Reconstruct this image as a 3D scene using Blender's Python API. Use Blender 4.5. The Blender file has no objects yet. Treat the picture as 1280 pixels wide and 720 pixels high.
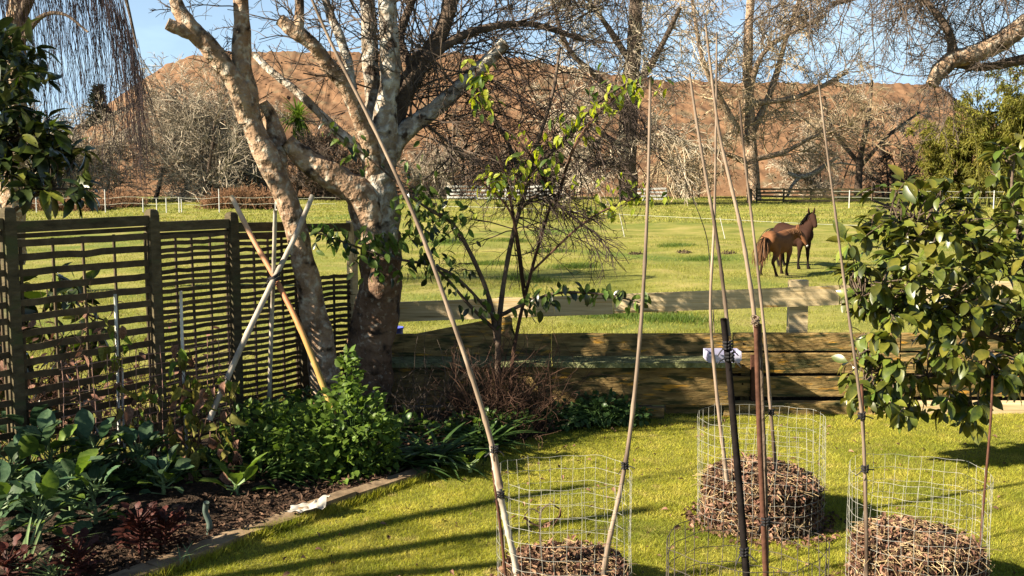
import bpy, math, random
import numpy as np
from mathutils import Vector, Matrix, noise as mnoise

random.seed(11)
rng = np.random.default_rng(11)
scene = bpy.context.scene
col = scene.collection

# ---------------------------------------------------------------- camera
F = 1300.0; CAMZ = 2.5; PITCH = math.atan(145 / 1300)
cd = bpy.data.cameras.new('camera'); cam = bpy.data.objects.new('camera', cd); col.objects.link(cam)
cam.location = (0, 0, CAMZ); cam.rotation_euler = (math.pi / 2 - PITCH, 0, 0)
cd.sensor_width = 36; cd.lens = F / 1280 * 36; cd.clip_start = 0.1; cd.clip_end = 3000
scene.camera = cam

# ---------------------------------------------------------------- sky, sun, exposure
SUN_AZ = math.radians(22)      # direction the light travels, from +X towards +Y
SUN_EL = math.radians(28.5)
world = bpy.data.worlds.new('World'); scene.world = world; world.use_nodes = True
wn = world.node_tree.nodes; wl = world.node_tree.links; wn.clear()
wout = wn.new('ShaderNodeOutputWorld'); wbg = wn.new('ShaderNodeBackground'); sky = wn.new('ShaderNodeTexSky')
sky.sky_type = 'NISHITA'; sky.sun_disc = False; sky.sun_elevation = SUN_EL
sky.sun_rotation = math.atan2(-math.cos(SUN_AZ), -math.sin(SUN_AZ)) % (2 * math.pi)
sky.air_density = 0.4; sky.dust_density = 0.2; sky.ozone_density = 1.5
wtc = wn.new('ShaderNodeTexCoord'); wmap = wn.new('ShaderNodeMapping'); wno = wn.new('ShaderNodeTexNoise')
wmap.inputs['Scale'].default_value = (2.2, 2.2, 6.5); wmap.inputs['Location'].default_value = (1.3, 0.4, 0.2)
wno.inputs['Scale'].default_value = 1.6; wno.inputs['Detail'].default_value = 7; wno.inputs['Roughness'].default_value = .55
wrp = wn.new('ShaderNodeValToRGB'); wrp.color_ramp.elements[0].position = .48; wrp.color_ramp.elements[1].position = .72
wmx = wn.new('ShaderNodeMix'); wmx.data_type = 'RGBA'; wmx.inputs[7].default_value = (3.9, 5.5, 6.8, 1)
wl.new(wtc.outputs['Generated'], wmap.inputs[0]); wl.new(wmap.outputs[0], wno.inputs[0]); wl.new(wno.outputs[0], wrp.inputs[0])
wsx = wn.new('ShaderNodeSeparateXYZ'); wl.new(wtc.outputs['Generated'], wsx.inputs[0])
whz = wn.new('ShaderNodeMapRange'); whz.inputs[1].default_value = .0; whz.inputs[2].default_value = .42; whz.inputs[3].default_value = .95; whz.inputs[4].default_value = .0; wl.new(wsx.outputs[2], whz.inputs[0])
wad = wn.new('ShaderNodeMath'); wad.use_clamp = True; wl.new(whz.outputs[0], wad.inputs[0]); wsc = wn.new('ShaderNodeMath'); wsc.operation = 'MULTIPLY'; wsc.inputs[1].default_value = .55; wl.new(wrp.outputs[0], wsc.inputs[0]); wl.new(wsc.outputs[0], wad.inputs[1])
wl.new(wad.outputs[0], wmx.inputs[0]); wl.new(sky.outputs[0], wmx.inputs[6]); wl.new(wmx.outputs[2], wbg.inputs[0])
wbg.inputs[1].default_value = 0.05
wl.new(wbg.outputs[0], wout.inputs[0])
sd = bpy.data.lights.new('sun', 'SUN'); sun = bpy.data.objects.new('sun', sd); col.objects.link(sun)
sd.energy = 5.0; sd.angle = math.radians(.55); sd.color = (1, .88, .70)
LDIR = Vector((math.cos(SUN_AZ) * math.cos(SUN_EL), math.sin(SUN_AZ) * math.cos(SUN_EL), -math.sin(SUN_EL)))
sun.rotation_euler = LDIR.to_track_quat('-Z', 'Y').to_euler(); sun.location = (-20, -8, 15)
scene.cycles.max_bounces = 4; scene.cycles.diffuse_bounces = 1; scene.cycles.glossy_bounces = 1; scene.cycles.transmission_bounces = 2
scene.view_settings.view_transform = 'Standard'; scene.view_settings.look = 'None'
scene.view_settings.exposure = 1.8; scene.view_settings.gamma = 1.0; scene.view_settings.use_curve_mapping = False

# ---------------------------------------------------------------- helpers
CT, ST = math.cos(PITCH), math.sin(PITCH)
def P(px, py, Y):
    u = (px - 640) / F; v = (360 - py) / F
    d = np.array((u, CT + v * ST, -ST + v * CT)); d = d * (Y / d[1])
    return d + np.array((0, 0, CAMZ))
def G(px, py, z=0.0):
    u = (px - 640) / F; v = (360 - py) / F
    d = np.array((u, CT + v * ST, -ST + v * CT)); t = (z - CAMZ) / d[2]
    return d * t + np.array((0, 0, CAMZ))
def sstep(a, b, x):
    t = np.clip((np.asarray(x, float) - a) / (b - a), 0, 1); return t * t * (3 - 2 * t)
def zpad(X, Y):                      # paddock height
    X = np.asarray(X, float); Y = np.asarray(Y, float)
    z = -.02 - .33 * sstep(11, 29, Y) + .55 * sstep(32, 100, Y)
    return z + .03 * np.sin(X * .9 + Y * .35) * sstep(11.5, 16, Y) + .02 * np.sin(X * 2.1 - Y * 1.3) * sstep(11.5, 16, Y)
def unit(a):
    a = np.asarray(a, float); n = np.linalg.norm(a, axis=-1, keepdims=True); return a / np.maximum(n, 1e-9)

class MB:
    def __init__(s): s.v = []; s.q = []; s.t = []; s.n = 0
    def add(s, v, q=None, t=None):
        v = np.asarray(v, float).reshape(-1, 3)
        if q is not None and len(q): s.q.append(np.asarray(q, np.int64).reshape(-1, 4) + s.n)
        if t is not None and len(t): s.t.append(np.asarray(t, np.int64).reshape(-1, 3) + s.n)
        s.v.append(v); s.n += len(v); return s
    def beam(s, p0, p1, w, h, up=(0, 0, 1), jit=0.0):
        p0 = np.asarray(p0, float); p1 = np.asarray(p1, float); a = unit(p1 - p0); up = np.asarray(up, float)
        side = unit(np.cross(a, up)); u = unit(np.cross(side, a)); V = []
        for p in (p0, p1):
            for sx, sz in ((-1, -1), (1, -1), (1, 1), (-1, 1)):
                V.append(p + side * sx * w / 2 + u * sz * h / 2 + (rng.normal(0, jit, 3) if jit else 0))
        s.add(V, [(0, 3, 2, 1), (4, 5, 6, 7), (0, 1, 5, 4), (1, 2, 6, 5), (2, 3, 7, 6), (3, 0, 4, 7)]); return s
    def tubes(s, paths, radii, sides=3, cap=False):
        paths = np.asarray(paths, float); radii = np.asarray(radii, float)
        if paths.ndim == 2: paths = paths[None]; radii = radii[None]
        N, K, _ = paths.shape
        if N == 0: return s
        T = np.empty_like(paths); T[:, 1:-1] = paths[:, 2:] - paths[:, :-2]; T[:, 0] = paths[:, 1] - paths[:, 0]; T[:, -1] = paths[:, -1] - paths[:, -2]
        T = unit(T); ref = np.zeros_like(T); m = unit(T.mean(1)); big = np.abs(m[:, 2]) > .7
        ref[~big] = (0, 0, 1); ref[big] = (1, 0, 0)
        A = unit(np.cross(T, ref)); B = np.cross(T, A)
        ang = np.linspace(0, 2 * math.pi, sides, endpoint=False)
        V = paths[:, :, None] + radii[:, :, None, None] * (A[:, :, None] * np.cos(ang)[None, None, :, None] + B[:, :, None] * np.sin(ang)[None, None, :, None])
        n = np.arange(N)[:, None, None] * (K * sides); k = np.arange(K - 1)[None, :, None] * sides; j = np.arange(sides)[None, None]; j2 = (j + 1) % sides
        q = np.stack([n + k + j, n + k + sides + j, n + k + sides + j2, n + k + j2], -1).reshape(-1, 4)
        s.add(V.reshape(-1, 3), q)
        if cap:
            b = s.n - N * K * sides
            for i in range(N):
                for kk in (0, K - 1):
                    c = s.n; s.add(paths[i, kk][None])
                    o = b + i * K * sides + kk * sides
                    tr = np.stack([np.full(sides, c), o + np.arange(sides), o + (np.arange(sides) + 1) % sides], -1)
                    s.t.append(tr if kk else tr[:, ::-1])
        return s
    def inst(s, tmpl, pos, R, sc):            # tmpl (verts, quads); R (N,3,3) columns = axes; sc (N,) or (N,3)
        tv, tq = tmpl; pos = np.asarray(pos, float); N = len(pos)
        if N == 0: return s
        sc = np.asarray(sc, float); sc = sc[:, None] * np.ones(3) if sc.ndim == 1 else sc
        V = np.einsum('nij,nkj->nki', R, tv[None] * sc[:, None]) + pos[:, None]
        off = (np.arange(N) * len(tv))[:, None, None]
        if tq.shape[1] == 4: s.add(V.reshape(-1, 3), (tq[None] + off).reshape(-1, 4))
        else: s.add(V.reshape(-1, 3), None, (tq[None] + off).reshape(-1, 3))
        return s
    def mesh(s, name, mat, smooth=False, origin=None):
        me = bpy.data.meshes.new(name)
        v = np.concatenate(s.v) if s.v else np.zeros((0, 3))
        if origin is not None: v = v - np.asarray(origin)
        q = np.concatenate(s.q) if s.q else np.zeros((0, 4), int); t = np.concatenate(s.t) if s.t else np.zeros((0, 3), int)
        me.vertices.add(len(v)); me.vertices.foreach_set('co', v.ravel().astype(np.float32))
        li = np.concatenate([q.ravel(), t.ravel()]).astype(np.int32)
        ls = np.concatenate([np.arange(len(q)) * 4, len(q) * 4 + np.arange(len(t)) * 3]).astype(np.int32)
        me.loops.add(len(li)); me.loops.foreach_set('vertex_index', li)
        me.polygons.add(len(ls)); me.polygons.foreach_set('loop_start', ls)
        me.polygons.foreach_set('use_smooth', np.full(len(ls), bool(smooth)))
        me.update(calc_edges=True); me.validate()
        me.materials.append(mat); return me
    def build(s, name, mat, parent=None, smooth=False, origin=None, kind=None):
        org = np.array(parent.location) if parent is not None else (np.asarray(origin, float) if origin is not None else np.zeros(3))
        if parent is not None and parent.parent is not None: org = org + np.array(parent.parent.location)
        o = bpy.data.objects.new(name, s.mesh(name, mat, smooth, org)); col.objects.link(o)
        if parent is not None: o.parent = parent
        elif origin is not None: o.location = org
        if kind: o['kind'] = kind
        return o

def thing(name, label, cat, loc, group=None):
    o = bpy.data.objects.new(name, None); col.objects.link(o); o.location = tuple(loc); o.empty_display_size = .2
    o['label'] = label; o['category'] = cat
    if group: o['group'] = group
    return o
def tag(o, label, cat, group=None):
    o['label'] = label; o['category'] = cat
    if group: o['group'] = group
    return o

# paths, branches
def smooth_path(pts, n=24):                # Catmull-Rom on (N,D)
    p = np.asarray(pts, float); p = np.vstack([2 * p[0] - p[1], p, 2 * p[-1] - p[-2]]); m = len(p) - 3
    out = []
    for u in np.linspace(0, m - 1e-6, n):
        i = int(u); t = u - i; a, b, c, d = p[i:i + 4]
        out.append(.5 * (2 * b + (c - a) * t + (2 * a - 5 * b + 4 * c - d) * t * t + (3 * b - a - 3 * c + d) * t ** 3))
    return np.array(out)
def limb(pts, n=28):                       # pts: (px, py, Y, r_px) -> path, radii
    w = np.array([[*P(a, b, Y), r * Y / F] for a, b, Y, r in pts]); s = smooth_path(w, n)
    return s[:, :3], np.maximum(s[:, 3], .002)
def gnarl(mb_path, radii, sides=14, amp=.12, freq=9, seed=0):
    mb = MB(); mb.tubes(mb_path, radii, sides, cap=True)
    K = len(mb_path); v = mb.v[0]
    c = np.repeat(mb_path, sides, 0); r = np.repeat(radii, sides)
    for i in range(len(v)):
        q = Vector(v[i]) * freq + Vector((seed * 7.1, 0, 0)); q.z *= .55
        k = mnoise.noise(q) * 1.0 + .5 * mnoise.noise(q * 2.7)
        v[i] = c[i] + (v[i] - c[i]) * (1 + amp * 1.6 * k)
    return mb
def grow(starts, dirs, lens, K, wob, grav=0.0, up=0.0):
    N = len(starts); out = np.empty((N, K, 3)); p = starts.copy(); d = unit(dirs); st = (np.asarray(lens) / (K - 1))[:, None]
    for k in range(K):
        out[:, k] = p
        d = unit(d + rng.normal(0, wob, (N, 3)) + np.array((0, 0, up - grav)))
        p = p + d * st
    return out
def spawn(paths, n_per, tmin, tmax, ang, angj=.25, bias=None):
    N, K, _ = paths.shape; idx = np.repeat(np.arange(N), n_per); M = len(idx)
    t = rng.uniform(tmin, tmax, M) * (K - 1); i = np.minimum(t.astype(int), K - 2); f = (t - i)[:, None]
    a = paths[idx, i]; b = paths[idx, i + 1]; pos = a + (b - a) * f; T = unit(b - a)
    r = rng.normal(0, 1, (M, 3)); r = unit(r - (r * T).sum(1, keepdims=True) * T)
    an = ang + rng.normal(0, angj, M); d = T * np.cos(an)[:, None] + r * np.sin(an)[:, None]
    if bias is not None: d = unit(d + np.asarray(bias))
    return pos, d, t / (K - 1)
def taper(N, K, r0, r1): return np.ones((N, 1)) * np.linspace(r0, r1, K)[None]

# leaves
def leaf_template(w=.4, segs=5, droop=.25, fold=.25, peak=.45, wave=0.0):
    V = []; Q = []
    for i in range(segs + 1):
        t = i / segs
        if t <= peak: ww = math.sin(t / peak * math.pi / 2) ** .8
        else: ww = math.cos((t - peak) / (1 - peak) * math.pi / 2) ** .75 if t < 1 else 0
        ww = max(ww, .05 if i == 0 else .01) * w / 2; z = -droop * t * t; wv = wave * math.sin(i * 2.2)
        V += [(-ww, t, z + fold * ww + wv), (0, t, z), (ww, t, z + fold * ww - wv)]
    for i in range(segs):
        a = i * 3; Q += [(a, a + 1, a + 4, a + 3), (a + 1, a + 2, a + 5, a + 4)]
    return np.array(V), np.array(Q)
def frames(d, nrm):                          # columns: x side, y along leaf, z normal
    d = unit(d); n = np.asarray(nrm, float) * np.ones_like(d); n = unit(n - (n * d).sum(1, keepdims=True) * d); x = np.cross(d, n)
    return np.stack([x, d, n], -1)
def leaf_objs(parent, tmpl, mats, pos, R, sc, name='leaf', limit=300, smooth=True):
    """each leaf an object sharing mesh data; past the limit the rest become one stuff part"""
    N = len(pos); order = np.argsort(-sc * (1 + .15 * rng.random(N)) / np.maximum(pos[:, 1], 1)); big = order[:limit]; rest = order[limit:]
    meshes = []
    for m in mats:
        b = MB(); b.add(tmpl[0], tmpl[1]); meshes.append(b.mesh(name, m, smooth))
    org = np.array(parent.location)
    for k, i in enumerate(big):
        o = bpy.data.objects.new(name, meshes[int(rng.integers(len(meshes)))]); col.objects.link(o); o.parent = parent
        mt = np.eye(4); mt[:3, :3] = R[i] * sc[i]; mt[:3, 3] = pos[i] - org
        o.matrix_local = Matrix(mt.tolist())
    if len(rest):
        for j, m in enumerate(mats):
            sel = rest[j::len(mats)]
            if len(sel):
                b = MB(); b.inst(tmpl, pos[sel], R[sel], sc[sel]); b.build('leaf_mass', m, parent, smooth, kind='stuff')

# ---------------------------------------------------------------- materials
def mat(name, stops, scale=6, rough=.8, bump=.0, detail=6, stretch=(1, 1, 1), patch=None, isl=0.0, transl=0.0, spec=.15, bscale=None, coord='Object', objrand=0.0, nrough=.6, hue=0.0, tcol=None, metal=0.0, patch2=None):
    m = bpy.data.materials.new(name); m.use_nodes = True; nt = m.node_tree; N = nt.nodes; L = nt.links
    bs = N['Principled BSDF']; out = N['Material Output']
    tc = N.new('ShaderNodeTexCoord'); mp = N.new('ShaderNodeMapping'); mp.inputs['Scale'].default_value = stretch
    L.new(tc.outputs[coord], mp.inputs[0])
    vec = mp.outputs[0]
    if objrand:
        oi = N.new('ShaderNodeObjectInfo'); ad = N.new('ShaderNodeVectorMath'); ad.operation = 'MULTIPLY_ADD'
        ad.inputs[1].default_value = (37, 19, 53); L.new(oi.outputs['Random'], ad.inputs[0]); L.new(mp.outputs[0], ad.inputs[2]); vec = ad.outputs[0]
    no = N.new('ShaderNodeTexNoise'); no.inputs['Scale'].default_value = scale; no.inputs['Detail'].default_value = min(detail, 5) if name != 'bank_earth' else 9; no.inputs['Roughness'].default_value = nrough
    L.new(vec, no.inputs[0])
    rp = N.new('ShaderNodeValToRGB'); cr = rp.color_ramp
    while len(cr.elements) < len(stops): cr.elements.new(.5)
    for e, (p, c) in zip(cr.elements, stops): e.position = p; e.color = (*c, 1)
    L.new(no.outputs[0], rp.inputs[0]); colr = rp.outputs[0]
    for pt in (patch, patch2):
        if pt:
            pc, ps, p0, p1 = pt
            n2 = N.new('ShaderNodeTexNoise'); n2.inputs['Scale'].default_value = ps; n2.inputs['Detail'].default_value = 3.5; L.new(vec, n2.inputs[0])
            r2 = N.new('ShaderNodeMapRange'); r2.inputs[1].default_value = p0; r2.inputs[2].default_value = p1; L.new(n2.outputs[0], r2.inputs[0])
            mx = N.new('ShaderNodeMix'); mx.data_type = 'RGBA'; mx.inputs[7].default_value = (*pc, 1)
            L.new(r2.outputs[0], mx.inputs[0]); L.new(colr, mx.inputs[6]); colr = mx.outputs[2]
    def vary(src, amt, colr, hue=0):
        h = N.new('ShaderNodeHueSaturation'); r = N.new('ShaderNodeMapRange'); r.inputs[3].default_value = 1 - amt; r.inputs[4].default_value = 1 + amt
        L.new(src, r.inputs[0]); L.new(r.outputs[0], h.inputs['Value']); L.new(colr, h.inputs['Color'])
        if hue:
            sn = N.new('ShaderNodeMath'); sn.operation = 'MULTIPLY'; sn.inputs[1].default_value = 7.31; L.new(src, sn.inputs[0])
            fr = N.new('ShaderNodeMath'); fr.operation = 'FRACT'; L.new(sn.outputs[0], fr.inputs[0])
            r3 = N.new('ShaderNodeMapRange'); r3.inputs[3].default_value = .5 - hue; r3.inputs[4].default_value = .5 + hue; L.new(fr.outputs[0], r3.inputs[0]); L.new(r3.outputs[0], h.inputs['Hue'])
        return h.outputs[0]
    if isl:
        g = N.new('ShaderNodeNewGeometry'); colr = vary(g.outputs['Random Per Island'], isl, colr, hue)
    if objrand:
        colr = vary(oi.outputs['Random'], objrand, colr, hue)
    L.new(colr, bs.inputs['Base Color']); bs.inputs['Roughness'].default_value = rough; bs.inputs['Metallic'].default_value = metal
    bs.inputs['Specular IOR Level'].default_value = spec
    if bump:
        bn = N.new('ShaderNodeTexNoise'); bn.inputs['Scale'].default_value = bscale or scale * 3; bn.inputs['Detail'].default_value = 4; L.new(vec, bn.inputs[0])
        b = N.new('ShaderNodeBump'); b.inputs['Strength'].default_value = min(1, bump * 4); b.inputs['Distance'].default_value = bump * .1
        L.new(bn.outputs[0], b.inputs['Height']); L.new(b.outputs[0], bs.inputs['Normal'])
    if transl:
        tr = N.new('ShaderNodeBsdfTranslucent'); ms = N.new('ShaderNodeMixShader'); ms.inputs[0].default_value = transl
        hs = N.new('ShaderNodeHueSaturation'); hs.inputs['Value'].default_value = 1.5; hs.inputs['Saturation'].default_value = 1.1; L.new(colr, hs.inputs['Color']); L.new(hs.outputs[0], tr.inputs[0])
        L.new(bs.outputs[0], ms.inputs[1]); L.new(tr.outputs[0], ms.inputs[2]); L.new(ms.outputs[0], out.inputs[0])
    return m

MT = {}
MT['lawn_soil'] = mat('lawn_thatch', [(.3, (.10, .105, .018)), (.7, (.20, .19, .035))], 14, .95, .15, patch=((.22, .18, .06), 2.3, .55, .75))
MT['lawn_blade'] = mat('lawn_blade', [(.3, (.20, .215, .022)), (.5, (.34, .335, .04)), (.72, (.47, .41, .085))], 2.6, .55, isl=.5, transl=.35, hue=.02, spec=.2, patch=((.17, .205, .022), .8, .52, .68), patch2=((.46, .38, .13), 5, .62, .72))
MT['paddock'] = mat('paddock_turf', [(.3, (.12, .135, .022)), (.48, (.20, .20, .04)), (.66, (.30, .255, .08))], .55, .95, .3, 9, bscale=6, patch=((.09, .135, .02), .16, .5, .68), patch2=((.24, .20, .07), .9, .62, .74))
MT['paddock_blade'] = mat('paddock_blade', [(.3, (.13, .15, .022)), (.5, (.22, .225, .04)), (.7, (.33, .285, .09))], .6, .6, isl=.35, transl=.3, hue=.012, spec=.2)
MT['soil'] = mat('garden_soil', [(.3, (.022, .014, .009)), (.6, (.06, .04, .026)), (.8, (.11, .075, .045))], 22, .95, .4, 8)
MT['chip'] = mat('bark_chip', [(.3, (.03, .017, .011)), (.6, (.085, .05, .031)), (.8, (.20, .13, .08))], 9, .85, .1, isl=.6)
MT['bank'] = mat('bank_earth', [(.25, (.085, .046, .026)), (.5, (.165, .094, .051)), (.75, (.26, .162, .094))], .9, .95, 1.0, 12, stretch=(.6, .45, 1.1), bscale=2.2, nrough=.75, patch=((.09, .05, .028), .12, .54, .68), patch2=((.13, .095, .056), .9, .56, .68))
MT['fence_wood'] = mat('weathered_fence_wood', [(.3, (.045, .036, .02)), (.55, (.085, .068, .038)), (.8, (.14, .115, .066))], 7, .85, .15, stretch=(1, 1, 3), objrand=.2, patch=((.065, .07, .03), 3, .55, .7))
MT['slat_wood'] = mat('trellis_slat_wood', [(.3, (.045, .032, .018)), (.6, (.085, .063, .036)), (.8, (.14, .108, .066))], 9, .85, .1, objrand=.3)
MT['pale_wood'] = mat('pale_rail_wood', [(.25, (.36, .26, .13)), (.5, (.56, .44, .25)), (.75, (.66, .54, .33))], 3.5, .8, .08, stretch=(.5, 3, 12), objrand=.06, patch=((.22, .16, .07), 2.4, .60, .74), patch2=((.46, .27, .06), 3.3, .62, .72))
MT['wall_wood'] = mat('mossy_wall_wood', [(.25, (.075, .05, .02)), (.48, (.20, .135, .052)), (.75, (.36, .25, .10))], 4, .85, .2, stretch=(1.1, 3, 6), objrand=.25, patch=((.05, .05, .02), 3.2, .50, .62), patch2=((.44, .23, .035), 3.8, .60, .70))
MT['moss_wood'] = mat('moss_covered_wood', [(.3, (.08, .09, .04)), (.6, (.20, .21, .10)), (.8, (.32, .32, .19))], 12, .95, .3)
MT['edge_wood'] = mat('edging_wood', [(.3, (.14, .095, .055)), (.6, (.25, .18, .11)), (.8, (.34, .26, .17))], 6, .9, .15, objrand=.12, patch=((.06, .045, .03), 4, .55, .7))
MT['bark'] = mat('lichen_bark', [(.25, (.09, .052, .03)), (.5, (.26, .17, .105)), (.75, (.40, .30, .20))], 4, .9, .8, 9, bscale=11, patch=((.46, .41, .32), 15, .50, .72), patch2=((.045, .03, .02), 7, .56, .67))
MT['bark_pale'] = mat('pale_lichen_bark', [(.25, (.09, .058, .036)), (.5, (.22, .17, .12)), (.75, (.34, .30, .24))], 4, .9, .8, 9, bscale=12, patch=((.48, .46, .40), 12, .44, .68), patch2=((.05, .035, .025), 8, .55, .66))
MT['bark_brown_shaded'] = mat('smooth_brown_bark_shaded', [(.25, (.06, .034, .02)), (.5, (.15, .09, .055)), (.75, (.25, .17, .11))], 4, .9, .7, 9, bscale=10, patch=((.33, .27, .20), 18, .58, .70), patch2=((.03, .02, .014), 6, .54, .64))  # browner, less lichened lower trunk, with its shade put into the colour
MT['bark_dark'] = mat('dark_bark', [(.3, (.05, .035, .025)), (.6, (.11, .08, .058)), (.8, (.2, .16, .12))], 6, .9, .3)
MT['twig'] = mat('grey_twig', [(.3, (.05, .037, .029)), (.7, (.14, .107, .082))], 3, .85, isl=.4)
MT['twig_dark'] = mat('dark_twig', [(.3, (.022, .016, .014)), (.7, (.065, .048, .04))], 3, .85, isl=.4)
MT['twig_tan'] = mat('tan_twig', [(.3, (.22, .165, .10)), (.7, (.38, .30, .19))], .8, .85, isl=.4)
MT['twig_far'] = mat('hedge_twig', [(.3, (.19, .155, .11)), (.7, (.42, .36, .27))], .4, .85, isl=.55)
MT['twig_weep'] = mat('weeping_twig', [(.3, (.03, .02, .022)), (.7, (.085, .058, .056))], 2, .8, isl=.35)
MT['twig_brown'] = mat('dead_stem', [(.3, (.03, .017, .012)), (.7, (.095, .052, .034))], 4, .85, isl=.5)
MT['leaf_magnolia'] = mat('magnolia_leaf', [(.3, (.035, .055, .008)), (.6, (.085, .105, .013)), (.8, (.145, .155, .022))], 5, .40, objrand=.4, isl=.3, transl=.14, hue=.022, spec=.55, bump=.03, bscale=30)
MT['leaf_magnolia_y'] = mat('magnolia_leaf_yellowing', [(.3, (.09, .10, .014)), (.7, (.17, .16, .025))], 5, .3, objrand=.3, transl=.2, hue=.02, spec=.6)
MT['leaf_dark'] = mat('dark_evergreen_leaf', [(.3, (.014, .022, .008)), (.7, (.035, .05, .013))], 6, .3, objrand=.3, transl=.12, spec=.5)
MT['leaf_mid'] = mat('prunus_leaf', [(.3, (.055, .095, .02)), (.7, (.10, .15, .03))], 6, .45, objrand=.3, transl=.3, hue=.015)
MT['leaf_lime'] = mat('fresh_lime_leaf', [(.3, (.22, .27, .025)), (.7, (.36, .38, .05))], 6, .45, objrand=.2, transl=.45, hue=.012)
MT['leaf_brassica'] = mat('blue_green_leaf', [(.3, (.035, .07, .035)), (.6, (.07, .115, .055)), (.85, (.15, .20, .12))], 7, .5, objrand=.4, transl=.2, bump=.06, bscale=22, hue=.02)
MT['leaf_bush'] = mat('bush_leaf', [(.3, (.06, .11, .018)), (.7, (.14, .20, .034))], 6, .45, isl=.3, objrand=.25, transl=.32)
MT['leaf_vine'] = mat('withered_vine_leaf', [(.3, (.09, .09, .02)), (.6, (.22, .21, .05)), (.8, (.16, .09, .035))], 7, .6, objrand=.3, transl=.3, hue=.02)
MT['leaf_strap'] = mat('strap_leaf', [(.3, (.03, .06, .018)), (.7, (.06, .105, .03))], 3, .35, isl=.3, objrand=.2, transl=.15)
MT['leaf_leek'] = mat('leek_leaf', [(.3, (.11, .17, .07)), (.7, (.19, .25, .11))], 3, .45, isl=.2, objrand=.2, transl=.2)
MT['leaf_red'] = mat('red_lettuce_leaf', [(.3, (.03, .010, .008)), (.6, (.075, .024, .018)), (.8, (.12, .06, .035))], 9, .55, objrand=.4, transl=.2)
MT['leaf_bamboo'] = mat('bamboo_leaf', [(.3, (.085, .09, .016)), (.7, (.19, .175, .03))], .4, .6, isl=.45, transl=.3, hue=.02)
MT['litter'] = mat('leaf_litter', [(.25, (.055, .027, .018)), (.5, (.15, .082, .052)), (.8, (.30, .19, .125))], 8, .8, isl=.7, transl=.1, hue=.012)
MT['litter_core'] = mat('litter_core', [(.3, (.02, .012, .008)), (.7, (.075, .042, .026))], 25, .95, .4)
MT['straw'] = mat('straw', [(.3, (.26, .17, .085)), (.7, (.50, .38, .21))], 5, .7, isl=.45, transl=.1)
MT['cane'] = mat('bamboo_cane_skin', [(.3, (.10, .072, .052)), (.55, (.20, .15, .11)), (.8, (.33, .265, .195))], 8, .6, .06, stretch=(1, 1, .35), objrand=.35, patch=((.06, .042, .03), 6, .53, .65))
MT['cane_dark'] = mat('dark_stake', [(.3, (.006, .005, .005)), (.7, (.018, .014, .013))], 10, .9, .1, spec=.05)
MT['cane_red'] = mat('rusty_stake', [(.3, (.04, .018, .012)), (.7, (.10, .045, .028))], 14, .8, .1, objrand=.1)
MT['grey_pole'] = mat('grey_bamboo', [(.3, (.24, .21, .17)), (.7, (.46, .41, .34))], 9, .7, .08, stretch=(1, 1, .3), patch=((.12, .10, .08), 7, .56, .7))
MT['orange_pole'] = mat('orange_bamboo', [(.35, (.33, .15, .075)), (.5, (.36, .20, .085)), (.65, (.36, .27, .09))], 1.5, .5, .05, stretch=(.1, .1, 1), patch=((.50, .40, .28), 1.2, .50, .60))
MT['tie'] = mat('black_tie', [(.3, (.012, .012, .013)), (.7, (.035, .033, .035))], 20, .6)
MT['wire'] = mat('galvanised_wire', [(.3, (.24, .24, .21)), (.7, (.40, .39, .34))], 15, .55, metal=.2)
MT['wire_dark'] = mat('dark_wire', [(.3, (.035, .03, .026)), (.7, (.09, .075, .06))], 15, .7)  # darker wire tone for the nearest cage
MT['wire_rust'] = mat('rusty_wire', [(.3, (.20, .11, .08)), (.7, (.36, .22, .17))], 12, .8)
MT['white'] = mat('white_paint', [(.3, (.68, .67, .62)), (.7, (.8, .79, .75))], 6, .5)
MT['white_pole'] = mat('white_pole', [(.3, (.42, .42, .40)), (.7, (.6, .6, .57))], 9, .5)
MT['rope'] = mat('white_rope', [(.3, (.5, .52, .42)), (.7, (.62, .63, .52))], 9, .6)
MT['cloth'] = mat('white_rag', [(.3, (.30, .27, .22)), (.7, (.46, .43, .38))], 5, .8, .1)
MT['blue'] = mat('blue_plastic', [(.3, (.05, .07, .42)), (.7, (.09, .12, .55))], 4, .4)
MT['tray'] = mat('white_lilac_plastic', [(.3, (.34, .33, .48)), (.7, (.45, .44, .56))], 4, .5)
MT['pipe'] = mat('green_grey_pipe', [(.3, (.05, .075, .062)), (.7, (.10, .13, .105))], 9, .5)
MT['dung'] = mat('dung', [(.3, (.06, .045, .025)), (.7, (.16, .12, .07))], 30, .95, .4, isl=.4)
MT['dock'] = mat('russet_dock', [(.3, (.13, .066, .034)), (.7, (.24, .135, .072))], .8, .9, isl=.5)

def along_z(m, z0, z1, stops):
    nt = m.node_tree; N = nt.nodes; L = nt.links; bs = N['Principled BSDF']; tc = N.new('ShaderNodeTexCoord'); sp = N.new('ShaderNodeSeparateXYZ'); L.new(tc.outputs['Object'], sp.inputs[0])
    mr = N.new('ShaderNodeMapRange'); mr.inputs[1].default_value = z0; mr.inputs[2].default_value = z1; L.new(sp.outputs[2], mr.inputs[0]); rp = N.new('ShaderNodeValToRGB'); cr = rp.color_ramp
    while len(cr.elements) < len(stops): cr.elements.new(.5)
    for e, (p, c_) in zip(cr.elements, stops): e.position = p; e.color = (*c_, 1)
    L.new(mr.outputs[0], rp.inputs[0]); src = bs.inputs['Base Color'].links[0].from_socket; mx = N.new('ShaderNodeMix'); mx.data_type = 'RGBA'; mx.blend_type = 'MULTIPLY'; mx.inputs[0].default_value = 1
    L.new(rp.outputs[0], mx.inputs[6]); L.new(src, mx.inputs[7]); L.new(mx.outputs[2], bs.inputs['Base Color'])
MT['orange_pole'] = mat('orange_bamboo', [(.3, (.7, .7, .7)), (.6, (1, 1, 1))], 9, .5, .05, stretch=(1, 1, .3))
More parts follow.
